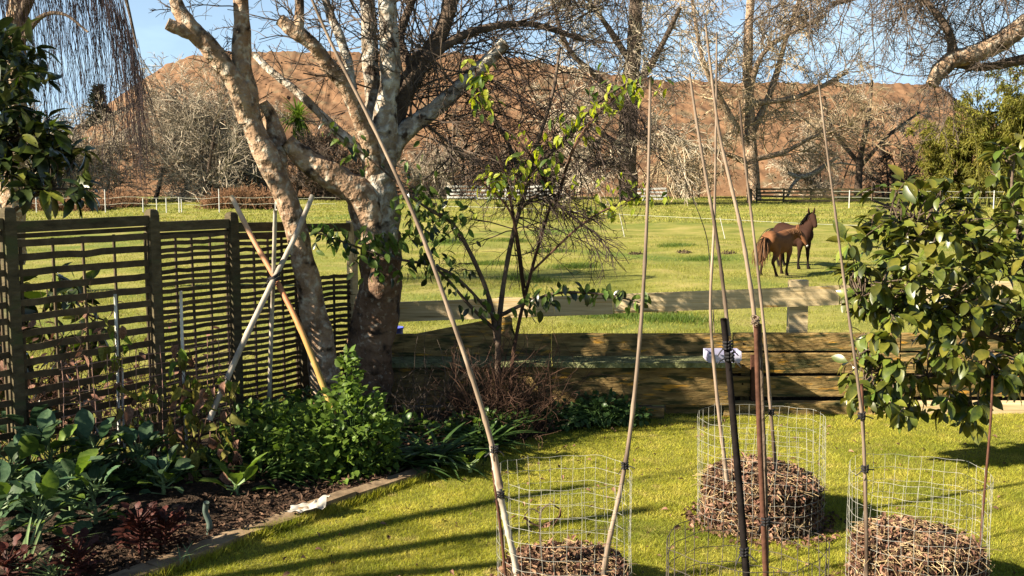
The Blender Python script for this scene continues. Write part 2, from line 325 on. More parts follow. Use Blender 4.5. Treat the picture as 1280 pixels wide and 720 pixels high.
along_z(MT['orange_pole'], .2, 2.45, [(.0, (.34, .25, .07)), (.38, (.38, .24, .075)), (.55, (.42, .17, .08)), (.78, (.46, .24, .13)), (.9, (.55, .43, .30))])

# ================================================================ SETTING
# ---- paddock: one sheet to the horizon
def axis(a, b, d0, d1, n0):
    return np.concatenate([np.linspace(a, d0, n0, endpoint=False), np.linspace(d0, d1, 90, endpoint=False), np.linspace(d1, b, n0)])
xs = axis(-500, 500, -30, 34, 12); ys = np.concatenate([np.linspace(-40, 10.5, 12, endpoint=False), np.linspace(10.5, 45, 90, endpoint=False), np.linspace(45, 110, 40, endpoint=False), np.linspace(110, 1500, 20)])
XX, YY = np.meshgrid(xs, ys); ZZ = zpad(XX, YY) - .05 * (1 - sstep(10.6, 11.2, YY))
pid = np.arange(XX.size).reshape(XX.shape)
pad = MB(); pad.add(np.stack([XX, YY, ZZ], -1), np.stack([pid[:-1, :-1], pid[:-1, 1:], pid[1:, 1:], pid[1:, :-1]], -1))
pad.build('paddock', MT['paddock'], smooth=True, kind='structure')

# fence / bed layout on the plan
FA = np.array((-3.898, 7.70)); FD = np.array((.589, .808)); FN = np.array((.808, -.589))
def FP(s, off=0.0, z=0.0): p = FA + FD * s + FN * off; return np.array((p[0], p[1], z))
bed_edge = [G(-250, 905), G(60, 770), G(190, 716), G(300, 674), G(420, 634), G(540, 593), G(600, 566), G(660, 547), G(740, 533), G(830, 523)]
WALLY = 10.78

# ---- lawn sheet (up to the wall) and bed sheet
lw = MB(); nx, ny = 60, 60
X, Y = np.meshgrid(np.linspace(-6, 9, nx), np.linspace(-6, WALLY + .15, ny)); Z = .012 * np.sin(X * 1.3) * np.cos(Y * 1.1)
i = np.arange(nx * ny).reshape(ny, nx)
lw.add(np.stack([X, Y, Z], -1), np.stack([i[:-1, :-1], i[:-1, 1:], i[1:, 1:], i[1:, :-1]], -1))
lw.build('lawn', MT['lawn_soil'], smooth=True, kind='structure')
def in_bed(x, y):                                    # left of the edge polyline
    ex = np.array([p[0] for p in bed_edge]); ey = np.array([p[1] for p in bed_edge])
    return x < np.interp(y, ey, ex)
def edge_x(y): return np.interp(y, np.array([p[1] for p in bed_edge]), np.array([p[0] for p in bed_edge]))
bd = MB(); rows = np.linspace(4.0, WALLY + .1, 70); nc = 26; V = []
for yy in rows:
    xl = min(FA[0] + (yy - FA[1]) / FD[1] * FD[0] - .25, edge_x(yy) - .3); xr = edge_x(yy)
    for t in np.linspace(0, 1, nc):
        x = xl + (xr - xl) * t
        V.append((x, yy, .035 + .035 * mnoise.noise(Vector((x * 3, yy * 3, 0))) + .02 * mnoise.noise(Vector((x * 9, yy * 9, 3))) + (.05 * math.sin(t * math.pi)) - (.03 if t > .98 else 0)))
i = np.arange(len(V)).reshape(len(rows), nc)
bd.add(V, np.stack([i[:-1, :-1], i[:-1, 1:], i[1:, 1:], i[1:, :-1]], -1)); bd.build('garden_bed', MT['soil'], smooth=True, kind='structure')

# ---- earth bank
def bank_crest(px):
    return np.interp(px, [-400, 20, 100, 180, 215, 250, 300, 420, 560, 640, 720, 830, 1000, 1120, 1166, 1200, 1300, 1800], [235, 205, 160, 106, 84, 72, 68, 68, 69, 74, 88, 103, 106, 107, 109, 135, 190, 236])
def bank_x(px, Y): return (px - 640) / F * Y
nu, nv = 760, 100; V = []
for u in np.linspace(-400, 1800, nu):
    zc = max(.6, CAMZ + (215 - bank_crest(u)) * 120 / F + .3 * mnoise.noise(Vector((u * .04, 0, 0))) + .22 * mnoise.noise(Vector((u * .17, 5, 0))) + .15 * mnoise.noise(Vector((u * .6, 8, 0))))
    for k, v in enumerate(np.linspace(0, 1.25, nv)):
        if v <= 1:
            Yb = 98 + 22 * v; Xb = bank_x(u, 120) * (1 - .0 * v)
            z = .1 + (zc - .1) * (v ** .92)
            q = Vector((Xb * .16, v * 3, 1.7)); rill = mnoise.noise(Vector((Xb * .55 + v * 2.2, v * 1.2, 0))) + .6 * mnoise.noise(Vector((Xb * 1.4 + v * 5, v * 2.5, 4)))
            ledge = mnoise.noise(Vector((Xb * .07, z * .9, 9)))
            fine = mnoise.noise(Vector((Xb * 1.9 - z * .8, z * 1.4, 2))) + .6 * mnoise.noise(Vector((Xb * 4 + z, z * 3, 6))); rid = 1 - abs(mnoise.noise(Vector((Xb * .33 + z * .28, z * .16, 11)))) * 2
            d = (.9 * mnoise.noise(q) + .25 * rill + .35 * ledge + .18 * fine + .25 * rid + .6 * mnoise.noise(Vector((Xb * .9 + z * 1.5, (Xb - z) * .12, 21))) + .4 * mnoise.noise(Vector((Xb * 2.1 + z * 3.1, (Xb - z) * .22, 31)))) * min(1, v * 5) * min(1, (1 - v) * 6 + .12)
            V.append((Xb, Yb - d, z))
        else:
            V.append((bank_x(u, 120), 120 + (v - 1) * 200, zc - .4 * (v - 1)))
i = np.arange(nu * nv).reshape(nu, nv)
bk = MB(); bk.add(V, np.stack([i[:-1, :-1], i[1:, :-1], i[1:, 1:], i[:-1, 1:]], -1))
bk.build('earth_bank', MT['bank'], smooth=True, kind='structure')
VB = np.array(V).reshape(nu, nv, 3); n = 1800; ui = (rng.uniform(.24, .74, n) * nu).astype(int); vi = (rng.random(n) ** .8 * 79).astype(int); pc = VB[ui, vi] + rng.normal(0, .15, (n, 3)) * (1, .3, .3)
oct_ = (np.array([(1, 0, 0), (-1, 0, 0), (0, 1, 0), (0, -1, 0), (0, 0, .8), (0, 0, -.8), (.6, .6, .5), (-.6, .5, -.4)], float), np.array([(0, 6, 4), (6, 2, 4), (2, 1, 4), (1, 3, 4), (3, 0, 4), (2, 0, 5), (2, 7, 1), (1, 7, 5), (3, 1, 5), (0, 3, 5), (0, 2, 6)]))
Rr = frames(unit(rng.normal(0, 1, (n, 3))), rng.normal(0, 1, (n, 3))); cb = MB(); cb.inst(oct_, pc, Rr, np.abs(rng.normal(0, .07, n)) + .04)
tag(cb.build('earth_clods', MT['bank'], kind='stuff'), 'loose clods and stones lying on the earth bank', 'clods')

# ---- grass blades on the lawn and near paddock (uncountable)
def blades(name, n, sampler, hmin, hmax, w, matn, lean=.5, label=None):
    x, y, z, k = sampler(n); n = len(x); h = rng.uniform(hmin, hmax, n) * k; a = rng.uniform(0, 2 * math.pi, n); ww = w * rng.uniform(.6, 1.3, n)
    dx = np.cos(a); dy = np.sin(a); l = rng.normal(0, lean, n) * h; l2 = rng.normal(0, lean, n) * h
    V = np.empty((n, 3, 3)); V[:, 0] = np.stack([x - dx * ww, y - dy * ww, z - .004], -1); V[:, 1] = np.stack([x + dx * ww, y + dy * ww, z - .004], -1)
    V[:, 2] = np.stack([x + l, y + l2, z + h], -1)
    b = MB(); b.add(V, None, np.arange(3 * n).reshape(-1, 3)); o = b.build(name, MT[matn], kind='stuff'); tag(o, label, 'grass'); return o
def samp_lawn(n):
    y = rng.uniform(6.0 ** .6, WALLY ** .6, n) ** (1 / .6); x = rng.uniform(-.52, .52, n) * (y + .5)
    m = ~in_bed(x, y - .02) | (y < 4); x, y = x[m], y[m]
    k = .75 + .5 * np.array(np.sin(x * 5.1 + np.sin(y * 4)) * np.sin(y * 6.3 + x)) * .5 + .2
    return x, y, .012 * np.sin(x * 1.3) * np.cos(y * 1.1), k
blades('lawn_grass', 520000, samp_lawn, .012, .03, .0022, 'lawn_blade', 1.0, 'short mown yellow-green grass of the lawn in front of the timber wall')
def samp_pad(n):
    y = 11.3 + 34 * rng.random(n) ** 1.7; x = rng.uniform(-.53, .53, n) * (y + 1)
    c = np.sin(x * 1.7 + 1.3 * np.sin(y * .9)) * np.sin(y * 1.9 + 1.1 * np.sin(x * 1.2)) + .6 * np.sin(x * .5 + y * .8)
    m = rng.random(n) < .35 + .5 * (c > .2); x, y, c = x[m], y[m], c[m]
    return x, y, zpad(x, y), (.7 + .7 * np.clip(c, 0, 1)) * (1 + (y - 11) * .012)
blades('paddock_grass', 420000, samp_pad, .03, .075, .0055, 'paddock_blade', .8, 'grazed pasture grass of the paddock behind the wall')
# dark green tussocks
tc_ = [(690, 312), (640, 300), (845, 305), (660, 345), (720, 330), (1075, 300), (880, 320), (610, 325), (760, 402), (840, 410), (560, 300), (1120, 262), (1210, 255), (470, 262)]
def samp_tuft(n):
    xs_, ys_ = [], []
    for (a, b) in tc_:
        Yg = F * 2.75 / (b - 215); xc = (a - 640) / F * Yg; m = n // len(tc_)
        xs_.append(xc + rng.normal(0, .38, m)); ys_.append(Yg + rng.normal(0, .35, m))
    x = np.concatenate(xs_); y = np.concatenate(ys_); return x, y, zpad(x, y), np.ones(len(x))
blades('grass_tussocks', 16000, samp_tuft, .06, .17, .007, 'leaf_bush', .5, 'darker green grass tussocks scattered over the paddock')
# longer rough grass along the far edge of the paddock and along the bed edging
def samp_far(n):
    y = rng.uniform(55, 97, n); x = rng.uniform(-.53, .53, n) * y; return x, y, zpad(x, y), np.ones(n)
blades('far_grass', 60000, samp_far, .05, .13, .03, 'paddock_blade', .6, 'longer green grass at the far edge of the paddock')

# ================================================================ TRELLIS FENCE
fence = thing('trellis_fence', 'weathered brown slatted trellis fence along the garden bed at left', 'fence', FP(1.4))
POST = [(-1.15, 2.22), (.17, 2.24), (1.42, 2.19), (2.26, 2.14), (3.09, 2.05), (3.80, 2.0)]
def post_mesh(p, top, w, dome):
    b = MB(); h = w / 2
    prof = [(-.05, 1), (top - dome, 1), (top - dome * .45, .93), (top - dome * .12, .66), (top, .22)] if dome else [(-.05, 1), (top, 1)]
    V = []; n = 12
    fx = np.array((FD[0], FD[1])); fn = FN
    for z, k in prof:
        for j in range(n):
            a = 2 * math.pi * (j + .5) / n; cx, cy = math.cos(a), math.sin(a); m = max(abs(cx), abs(cy)); sq = .82
            cx, cy = cx * (1 - sq) + cx / m * sq, cy * (1 - sq) + cy / m * sq
            q = p[:2] + (fx * cx + fn * cy) * h * k; V.append((q[0], q[1], z))
    Q = [(r * n + j, r * n + (j + 1) % n, (r + 1) * n + (j + 1) % n, (r + 1) * n + j) for r in range(len(prof) - 1) for j in range(n)]
    t = len(prof) * n - n
    V.append((p[0], p[1], prof[-1][0])); b.add(V, Q, [(t + j, t + (j + 1) % n, len(V) - 1) for j in range(n)]); return b
for k, (s, top) in enumerate(POST):
    flat = k == 5
    post_mesh(FP(s), top, .095 if not flat else .085, .0 if flat else .07).build('post', MT['pale_wood'] if flat else MT['fence_wood'], fence)
# cap rails
for (s0, s1, z0, z1) in ((-1.10, .12, 2.15, 2.15), (.22, 1.37, 2.12, 2.127), (1.47, 2.21, 2.07, 2.067), (2.31, 3.04, 2.03, 2.01), (3.14, 3.75, 1.985, 1.97)):
    MB().beam(FP(s0, 0, z0 - .035), FP(s1, 0, z1 - .035), .055, .085).build('cap_rail', MT['fence_wood'], fence)
    if s1 < 3.2: MB().beam(FP(s0, -.012, z0 - .105), FP(s1, -.012, z1 - .105), .03, .035).build('under_rail', MT['slat_wood'], fence)
def panel(s0, s1, ztop, zbot, step, hs, nb, sag=0.0):
    L = s1 - s0; me = None
    n = int((ztop - zbot) / step)
    for r in range(n + 1):
        z = ztop - r * step + rng.normal(0, .0035); b = MB()
        segs = 8; off = .004 * rng.normal()
        V = []; 
        for j in range(segs + 1):
            t = j / segs; s = s0 + L * t; zz = z + sag * math.sin(t * math.pi) * (.5 + .1 * rng.normal()) + .003 * rng.normal()
            for o_, dz in ((.012, -hs / 2), (.012, hs / 2), (.019, hs / 2), (.019, -hs / 2)): V.append(FP(s, o_ + off, zz + dz))
        Q = [(j * 4 + a, j * 4 + (a + 1) % 4, j * 4 + 4 + (a + 1) % 4, j * 4 + 4 + a) for j in range(segs) for a in range(4)]
        Q += [(3, 2, 1, 0), (segs * 4, segs * 4 + 1, segs * 4 + 2, segs * 4 + 3)]
        b.add(V, Q).build('slat', MT['slat_wood'], fence)
    for j in range(nb + 2):
        s = s0 + .02 + (L - .04) * j / (nb + 1) + (rng.normal(0, .008) if 0 < j < nb + 1 else 0)
        MB().beam(FP(s, -.006, zbot - .03), FP(s + rng.normal(0, .01), -.006, ztop + .02), .02, .016, up=(FN[0], FN[1], 0)).build('batten', MT['slat_wood'], fence)
panel(-1.10, .12, 2.0, .12, .125, .05, 3)
panel(.22, 1.37, 1.97, .10, .116, .055, 3)
panel(1.47, 2.21, 1.94, .10, .058, .037, 3)
panel(2.31, 3.04, 1.90, .10, .058, .037, 3, -.02)
panel(3.14, 3.75, 1.43, .10, .058, .038, 2, .03)

# ================================================================ TIMBER WALL, PLANTER STEP, RAIL FENCE
def WP(px, z, Y): x = (px - 640) / F * Y; return np.array((x, Y, z))
wall = thing('timber_wall', 'low mossy board wall along the back of the lawn, right of the stakes', 'wall', WP(1000, 0, WALLY))
def boardx(parent, px0, px1, z0, z1, Y, th, m, tilt=0, name='board'):
    # boards butt end to end, each with rough ends and a little warp
    x0 = (px0 - 640) / F * Y; x1 = (px1 - 640) / F * Y; n = 10; V = []
    for j in range(n + 1):
        t = j / n; x = x0 + (x1 - x0) * t; wz = .006 * mnoise.noise(Vector((x * 2, z0 * 9, 1))) + tilt * t; wy = .006 * mnoise.noise(Vector((x * 2, z0 * 9, 7)))
        for (dy, z) in ((-th / 2, z0), (-th / 2, z1 - .008), (-th / 2 + .008, z1), (th / 2, z1), (th / 2, z0)): V.append((x, Y + dy + wy, z + wz))
    Q = [(j * 5 + (a + 1) % 5, j * 5 + a, j * 5 + 5 + a, j * 5 + 5 + (a + 1) % 5) for j in range(n) for a in range(5)]
    b = MB(); b.add(V, Q + [(0, 1, 2, 3), (n * 5 + 3, n * 5 + 2, n * 5 + 1, n * 5)], [(0, 3, 4), (n * 5, n * 5 + 4, n * 5 + 3)])
    return b.build(name, m, parent)
for (a, b_) in ((919, 1130), (1132, 1330), (1332, 1480)):
    trio = [boardx(wall, a, b_, .635, .82, WALLY + .03, .05, MT['wall_wood'])]
    trio += [boardx(wall, a, b_, .40, .608, WALLY, .05, MT['wall_wood']), boardx(wall, a, b_, .155, .366, WALLY - .015, .05, MT['wall_wood'])]
    for px in (a + 14, b_ - 14):
        for bo, z_, yo in zip(trio, (.72, .50, .265), (.004, -.026, -.041)):
            q = WP(px, z_ + rng.normal(0, .02), WALLY + yo); MB().tubes(np.array([q, q - (0, .006, 0)]), np.array((.011, .010)), 8, True).build('bolt', MT['cane_dark'], bo)
for (a, b_, m) in ((835, 1100, 'wall_wood'), (1102, 1400, 'pale_wood')):
    boardx(wall, a, b_, -.03, .115, WALLY - .12, .14, MT[m], name='sill')
for px in (935, 1131, 1331):
    MB().beam(WP(px, -.1, WALLY + .105), WP(px, .78, WALLY + .105), .09, .09, up=(0, 1, 0)).build('post', MT['wall_wood'], wall)
MB().beam(WP(950, -.1, WALLY - .075), WP(948, .60, WALLY - .068), .09, .05, up=(0, 1, 0)).build('brace', MT['cane_red'], wall)

boardx(wall, 919, 1480, .0, .79, WALLY + .075, .02, MT['soil'], name='soil_backing')
step = thing('timber_planter', 'long low planter box with green mossy top plank in the corner by the big tree', 'planter', WP(700, 0, 10.5))
boardx(step, 690, 917, .56, .815, WALLY + .02, .05, MT['wall_wood'])
boardx(step, 470, 689.6, .56, .81, WALLY + .022, .05, MT['wall_wood'])
for (a, b_) in ((472, 690), (691, 916)):
    x0 = WP(a, 0, 10.55)[0]; x1 = WP(b_, 0, 10.55)[0]
    MB().beam((x0, 10.53, .565), (x1, 10.53, .565), .42, .05, jit=.004).build('top_plank', MT['moss_wood'], step)
    boardx(step, a, b_, .14, .536, 10.42, .045, MT['wall_wood'])
boardx(step, 472, 833, -.03, .12, 10.40, .1, MT['wall_wood'], name='sill')
for px in (480, 690, 914): MB().beam(WP(px, -.05, 10.47), WP(px, .52, 10.47), .07, .05, up=(0, 1, 0)).build('post', MT['wall_wood'], step)
# tilted board nearest the tree
tb = MB().beam(P(470, 440, 10.86), P(640, 407, 10.86), .04, .22, jit=.004)
tb.build('tilted_board', MT['wall_wood'], step)

rail = thing('rail_fence', 'pale timber post and rail fence standing between wall and paddock', 'fence', WP(800, 0, 10.95))
RY = 10.98
for (a, ya, b_, yb) in ((470, 391, 766, 380), (767, 380, 1048, 369), (1050, 369, 1250, 366)):
    MB().beam(P(a, ya, RY), P(b_, yb, RY), .045, .205, jit=.003).build('rail', MT['pale_wood'], rail)
for (px, top) in ((631, 372), (998, 350), (1252, 352)):
    p = P(px, top, RY + .085); MB().beam((p[0], p[1], -.2), p, .2 if px != 631 else .16, .11, up=(0, 1, 0), jit=.003).build('post', MT['pale_wood'], rail)

# lawn edging boards
edge = thing('timber_edging', 'rough timber boards edging the garden bed beside the lawn', 'edging', G(365, 652))
el = [(60, 772), (190, 718), (306, 672), (372, 650), (440, 627), (540, 593)]
for k in range(len(el) - 1):
    a = G(*el[k]); b_ = G(*el[k + 1]); d = unit(b_ - a); wz = (.075, .075, .06, .10, .085)[k]
    MB().beam(a + d * .012 + (0, 0, wz / 2 - .01), b_ - d * .012 + (0, 0, wz / 2 - .01 + (.02 if k == 2 else 0)), .17 if k < 3 else .12, wz, jit=.006).build('board', MT['edge_wood'], edge)

# ================================================================ TREES
def twig_set(mb, starts, dirs, lens, spec_):
    """spec_: list of levels (K, wob, grav, r0, r1, sides, n_children, (tmin,tmax), ang, len_factor)"""
    S, D, Ln = starts, dirs, lens; ends = []
    for (K, wob, grav, r0, r1, sides, nch, (ta, tb), ang, lf) in spec_:
        pa = grow(S, D, Ln, K, wob, grav); mb.tubes(pa, taper(len(pa), K, r0, r1), sides); ends.append(pa)
        if nch:
            S, D, t = spawn(pa, nch, ta, tb, ang); Ln = np.repeat(Ln, nch) * lf * rng.uniform(.5, 1.15, len(S)) * (1.15 - .5 * t)
    return ends
def from_limb(path, n, ta, tb, ang, angj=.35, bias=None): return spawn(path[None], n, ta, tb, ang, angj, bias)

def full_tree(name, label, cat, base, limbs, bark, twigs, twigmat, group=None):
    t = thing(name, label, cat, base, group)
    paths = []
    for k, (pts, kind) in enumerate(limbs):
        p, r = limb(pts, 10 + 6 * len(pts)); paths.append(p)
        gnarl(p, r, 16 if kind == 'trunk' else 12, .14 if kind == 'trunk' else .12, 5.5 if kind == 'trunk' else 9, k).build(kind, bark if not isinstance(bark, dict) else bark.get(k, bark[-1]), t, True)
    b = MB(); allends = []
    for (li, n, ta, tb, ang, L, bias, spec_) in twigs:
        n = int(n * 1.6); s, d, tt = from_limb(paths[li], n, ta, tb, ang, .4, bias)
        allends += twig_set(b, s, d, L * rng.uniform(.5, 1.2, n), spec_)
    if b.n: b.build('twigs', twigmat, t, kind='stuff')
    return t, paths, allends

SP3 = lambda r, g=.0: [(8, .16, g, r, r * .6, 4, 6, (.15, .98), .8, .6), (5, .2, g, r * .55, r * .4, 3, 5, (.15, .98), .8, .55), (3, .2, g, r * .4, r * .25, 3, 0, (0, 1), .7, .5)]
SP2 = lambda r, g=.0: [(7, .18, g, r, r * .6, 3, 7, (.15, .98), .8, .5), (5, .22, g, r * .55, r * .3, 3, 0, (0, 1), .7, .5)]

# big gnarled tree at the end of the fence
Y1 = 10.15
big, bp, _ = full_tree('gnarled_tree', 'large gnarled tree with thick pale lichened trunk and sawn limbs at the fence corner', 'tree', G(470, 540),
  [([(478, 330, Y1, 23.5), (476, 300, Y1, 23.5), (475, 260, Y1, 22), (475, 215, Y1, 20), (477, 170, Y1, 18), (486, 120, Y1, 13), (487, 60, Y1, 12), (485, 0, Y1, 11), (490, -90, Y1, 9)], 'trunk'),
   ([(466, 300, Y1 - .05, 22), (455, 250, Y1 - .1, 20), (432, 230, Y1 - .15, 18), (400, 212, Y1 - .2, 16), (374, 192, Y1 - .25, 13), (358, 176, Y1 - .28, 10)], 'limb'),
   ([(470, 230, Y1, 16), (464, 190, Y1 - .1, 13), (452, 150, Y1 - .2, 11), (434, 112, Y1 - .3, 10), (412, 84, Y1 - .4, 9), (390, 55, Y1 - .5, 9), (366, 38, Y1 - .55, 9), (350, 24, Y1 - .55, 7)], 'limb'),
   ([(372, 42, Y1 - .55, 7), (374, 18, Y1 - .5, 6), (373, -30, Y1 - .45, 5)], 'limb'),
   ([(482, 200, Y1, 14), (505, 166, Y1 + .1, 12), (545, 135, Y1 + .2, 10), (590, 95, Y1 + .3, 9), (632, 54, Y1 + .35, 8)], 'limb'),
   ([(486, 170, Y1 + .1, 14), (500, 125, Y1 + .3, 13), (525, 80, Y1 + .45, 12), (552, 40, Y1 + .55, 10), (570, -20, Y1 + .6, 9), (600, -80, Y1 + .7, 7)], 'limb'),
   ([(474, 165, Y1 + .1, 13), (466, 110, Y1 + .2, 11), (462, 50, Y1 + .25, 10), (455, -60, Y1 + .3, 8)], 'limb'),
   ([(466, 205, Y1 - .1, 8), (440, 180, Y1 - .15, 7), (410, 152, Y1 - .1, 5.5), (375, 118, Y1 - .05, 5), (340, 90, Y1, 4.5), (318, 68, Y1 + .1, 4)], 'limb'),
   ([(440, 112, Y1 - .3, 7), (430, 60, Y1 - .2, 6), (410, 10, Y1 - .1, 5), (398, -40, Y1, 4)], 'limb'),
   ([(570, -40, Y1 + .6, 8), (640, -70, Y1 + .9, 7), (740, -70, Y1 + 1.2, 6), (840, -50, Y1 + 1.5, 4)], 'limb'),
   ([(535, 70, Y1 + .45, 7), (590, 40, Y1 + .6, 5), (660, 30, Y1 + .8, 4), (730, 50, Y1 + 1, 3)], 'limb'),
   ([(520, 90, Y1 + .4, 7), (500, 50, Y1 + .7, 6), (515, 0, Y1 + .9, 5), (530, -60, Y1 + 1, 4)], 'limb')
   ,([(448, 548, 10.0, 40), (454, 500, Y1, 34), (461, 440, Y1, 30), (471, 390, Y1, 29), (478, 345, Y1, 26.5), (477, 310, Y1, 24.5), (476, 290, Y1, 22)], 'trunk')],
  {12: MT['bark_brown_shaded'], 0: MT['bark_pale'], 3: MT['bark'], 5: MT['bark_dark'], 9: MT['bark_dark'], 10: MT['bark_dark'], 11: MT['bark_dark'], 1: MT['bark'], 2: MT['bark'], -1: MT['bark_pale']},
  [(0, 5, .75, .98, 1.0, .7, None, SP2(.009)), (2, 7, .5, .98, 1.0, .6, None, SP2(.007)), (3, 6, .2, 1, 1.0, .8, None, SP2(.007)), (4, 16, .25, .98, 1.1, 1.0, None, SP3(.009)),
   (5, 18, .15, .98, 1.0, 1.2, None, SP3(.010)), (6, 9, .4, .98, 1.0, .9, None, SP2(.009)), (7, 8, .3, 1, 1, .5, None, SP2(.006)), (8, 8, .2, 1, .9, .8, None, SP2(.007)),
   (9, 28, .05, 1, 1.0, 1.2, (0, 0, -.4), SP3(.0075)), (10, 20, .1, 1, 1.0, 1.1, None, SP3(.0075)), (11, 12, .1, 1, 1.0, 1.0, None, SP3(.009))], MT['twig'])

# leaning tree left of it
Y2 = 9.85
lean, lp, _ = full_tree('leaning_tree', 'leaning lichened tree with forked sawn top growing through the trellis fence', 'tree', G(412, 545),
  [([(420, 545, Y2, 26), (408, 480, Y2, 20), (394, 400, Y2, 16.5), (380, 330, Y2 - .02, 15.5), (366, 270, Y2 - .05, 14.5), (340, 210, Y2 - .1, 14.5), (318, 160, Y2 - .1, 14), (308, 120, Y2 - .1, 14), (303, 70, Y2 - .1, 12), (302, 20, Y2 - .1, 10), (298, -60, Y2 - .1, 8)], 'trunk'),
   ([(312, 150, Y2 - .12, 14), (298, 112, Y2 - .2, 13), (280, 84, Y2 - .25, 12), (258, 54, Y2 - .3, 12), (236, 32, Y2 - .35, 11), (220, 2, Y2 - .35, 8), (212, -40, Y2 - .35, 7)], 'limb'),
   ([(244, 42, Y2 - .32, 9), (226, 37, Y2 - .4, 8.5), (209, 29, Y2 - .45, 8)], 'limb'),
   ([(346, 214, Y2 - .05, 11), (347, 180, Y2 + .1, 12), (338, 150, Y2 + .15, 11), (326, 128, Y2 + .1, 8)], 'limb')],
  {0: MT['bark'], -1: MT['bark']},
  [(0, 10, .55, .98, 1.1, .25, None, SP2(.006)), (1, 10, .3, 1, 1.0, .28, None, SP2(.006)), (0, 4, .9, 1, .8, .6, None, SP2(.007))], MT['twig'])

# prunus in the corner: dark stems, dense drooping twigs, green leaves
Y3 = 10.2
pru, pp, pends = full_tree('prunus_shrub', 'dark-stemmed prunus with drooping bare twigs and mid-green leaves by the planter', 'shrub', G(622, 540),
  [([(622, 540, Y3, 3.85), (622, 470, Y3, 3.85), (624, 400, Y3, 3.50), (632, 340, Y3, 3.15), (642, 290, Y3, 2.80), (654, 246, Y3, 3.15), (668, 190, Y3 + .1, 2.80), (690, 120, Y3 + .2, 2.10), (700, 60, Y3 + .3, 1.75)], 'stem'),
   ([(622, 430, Y3, 3.50), (612, 375, Y3 - .05, 3.15), (592, 325, Y3 - .1, 2.80), (566, 280, Y3 - .15, 2.45), (540, 262, Y3 - .2, 1.75)], 'stem'),
   ([(622, 415, Y3, 2.80), (590, 385, Y3 - .2, 2.10), (560, 350, Y3 - .3, 1.75), (530, 320, Y3 - .4, 1.40)], 'stem'),
   ([(624, 395, Y3, 2.80), (660, 378, Y3 - .2, 2.10), (700, 366, Y3 - .35, 1.75), (755, 368, Y3 - .45, 1.40), (800, 378, Y3 - .5, 1.05)], 'stem'),
   ([(654, 246, Y3, 2.80), (640, 190, Y3 + .2, 2.45), (615, 140, Y3 + .3, 2.10), (600, 90, Y3 + .3, 1.75)], 'stem'),
   ([(662, 215, Y3, 2.80), (700, 180, Y3 + .1, 2.45), (745, 130, Y3 + .2, 2.10), (790, 100, Y3 + .2, 1.40)], 'stem'),
   ([(650, 262, Y3, 2.10), (672, 245, Y3 - .1, 1.82), (700, 258, Y3 - .2, 1.54), (735, 285, Y3 - .25, 1.12)], 'stem')],
  MT['bark_dark'],
  [(0, 22, .42, .98, 1.1, .9, (0, 0, -.3), SP3(.0062, .08)), (4, 22, .1, 1, 1.1, .85, (0, 0, -.5), SP3(.0062, .11)), (5, 26, .1, 1, 1.1, .9, (0, 0, -.5), SP3(.0062, .10)), (6, 26, .05, 1, .9, .6, (.4, 0, -.3), SP2(.006, .05)), (1, 8, .4, 1, 1, .4, None, SP2(.005))], MT['twig_dark'])
T_PR = leaf_template(.46, 5, .28, .3, .45)
def leaf_run(pts, n, Lr, spread, out_r=None, down=.55):
    """leaves in pairs along hanging shoots: returns pos, R, scale"""
    p, _ = limb([(a, b, Y, 1) for a, b, Y in pts], 40); idx = rng.integers(0, 40, n); pos = p[idx] + rng.normal(0, spread, (n, 3)) * (1, 1, 1)
    d = rng.normal(0, 1, (n, 3)); d[:, 2] = -np.abs(d[:, 2]) * .6 - down; d = unit(d); nr = rng.normal(0, .5, (n, 3)) + (0, -.4, 1)
    return pos, frames(d, nr), rng.uniform(*Lr, n)
def multi(runs):
    a = [leaf_run(*r) for r in runs]; return np.concatenate([x[0] for x in a]), np.concatenate([x[1] for x in a]), np.concatenate([x[2] for x in a])
pos, R, sc = multi([([(505, 300, 9.9), (540, 262, 10), (580, 285, 10.1)], 110, (.07, .125), .12), ([(530, 320, 9.8), (570, 350, 9.9), (620, 395, 10.1)], 70, (.07, .12), .08),
  ([(660, 376, 9.95), (720, 362, 9.8), (800, 378, 9.7)], 90, (.08, .135), .05), ([(395, 290, 9.7), (450, 296, 9.75), (500, 300, 9.8)], 95, (.08, .13), .07), ([(440, 310, 9.7), (480, 330, 9.75), (560, 330, 9.8)], 70, (.08, .13), .08),
  ([(500, 210, 9.8), (520, 250, 9.8), (560, 290, 9.9)], 70, (.07, .12), .13), ([(410, 160, 9.6), (440, 180, 9.6), (480, 215, 9.7)], 34, (.06, .11), .05)])
leaf_objs(pru, T_PR, [MT['leaf_mid'], MT['leaf_dark'], MT['leaf_mid']], pos, R, sc, limit=300)
b = MB()
for pts in ([(622, 400, 10.1, 2), (560, 340, 9.9, 2), (480, 320, 9.8, 1.6), (395, 290, 9.7, 1.2)], [(566, 280, 10, 2), (520, 250, 9.8, 1.6), (470, 205, 9.7, 1.4), (405, 155, 9.6, 1)]):
    p, r = limb(pts, 24); b.tubes(p, r, 5)
b.build('shoots', MT['bark_dark'], pru)

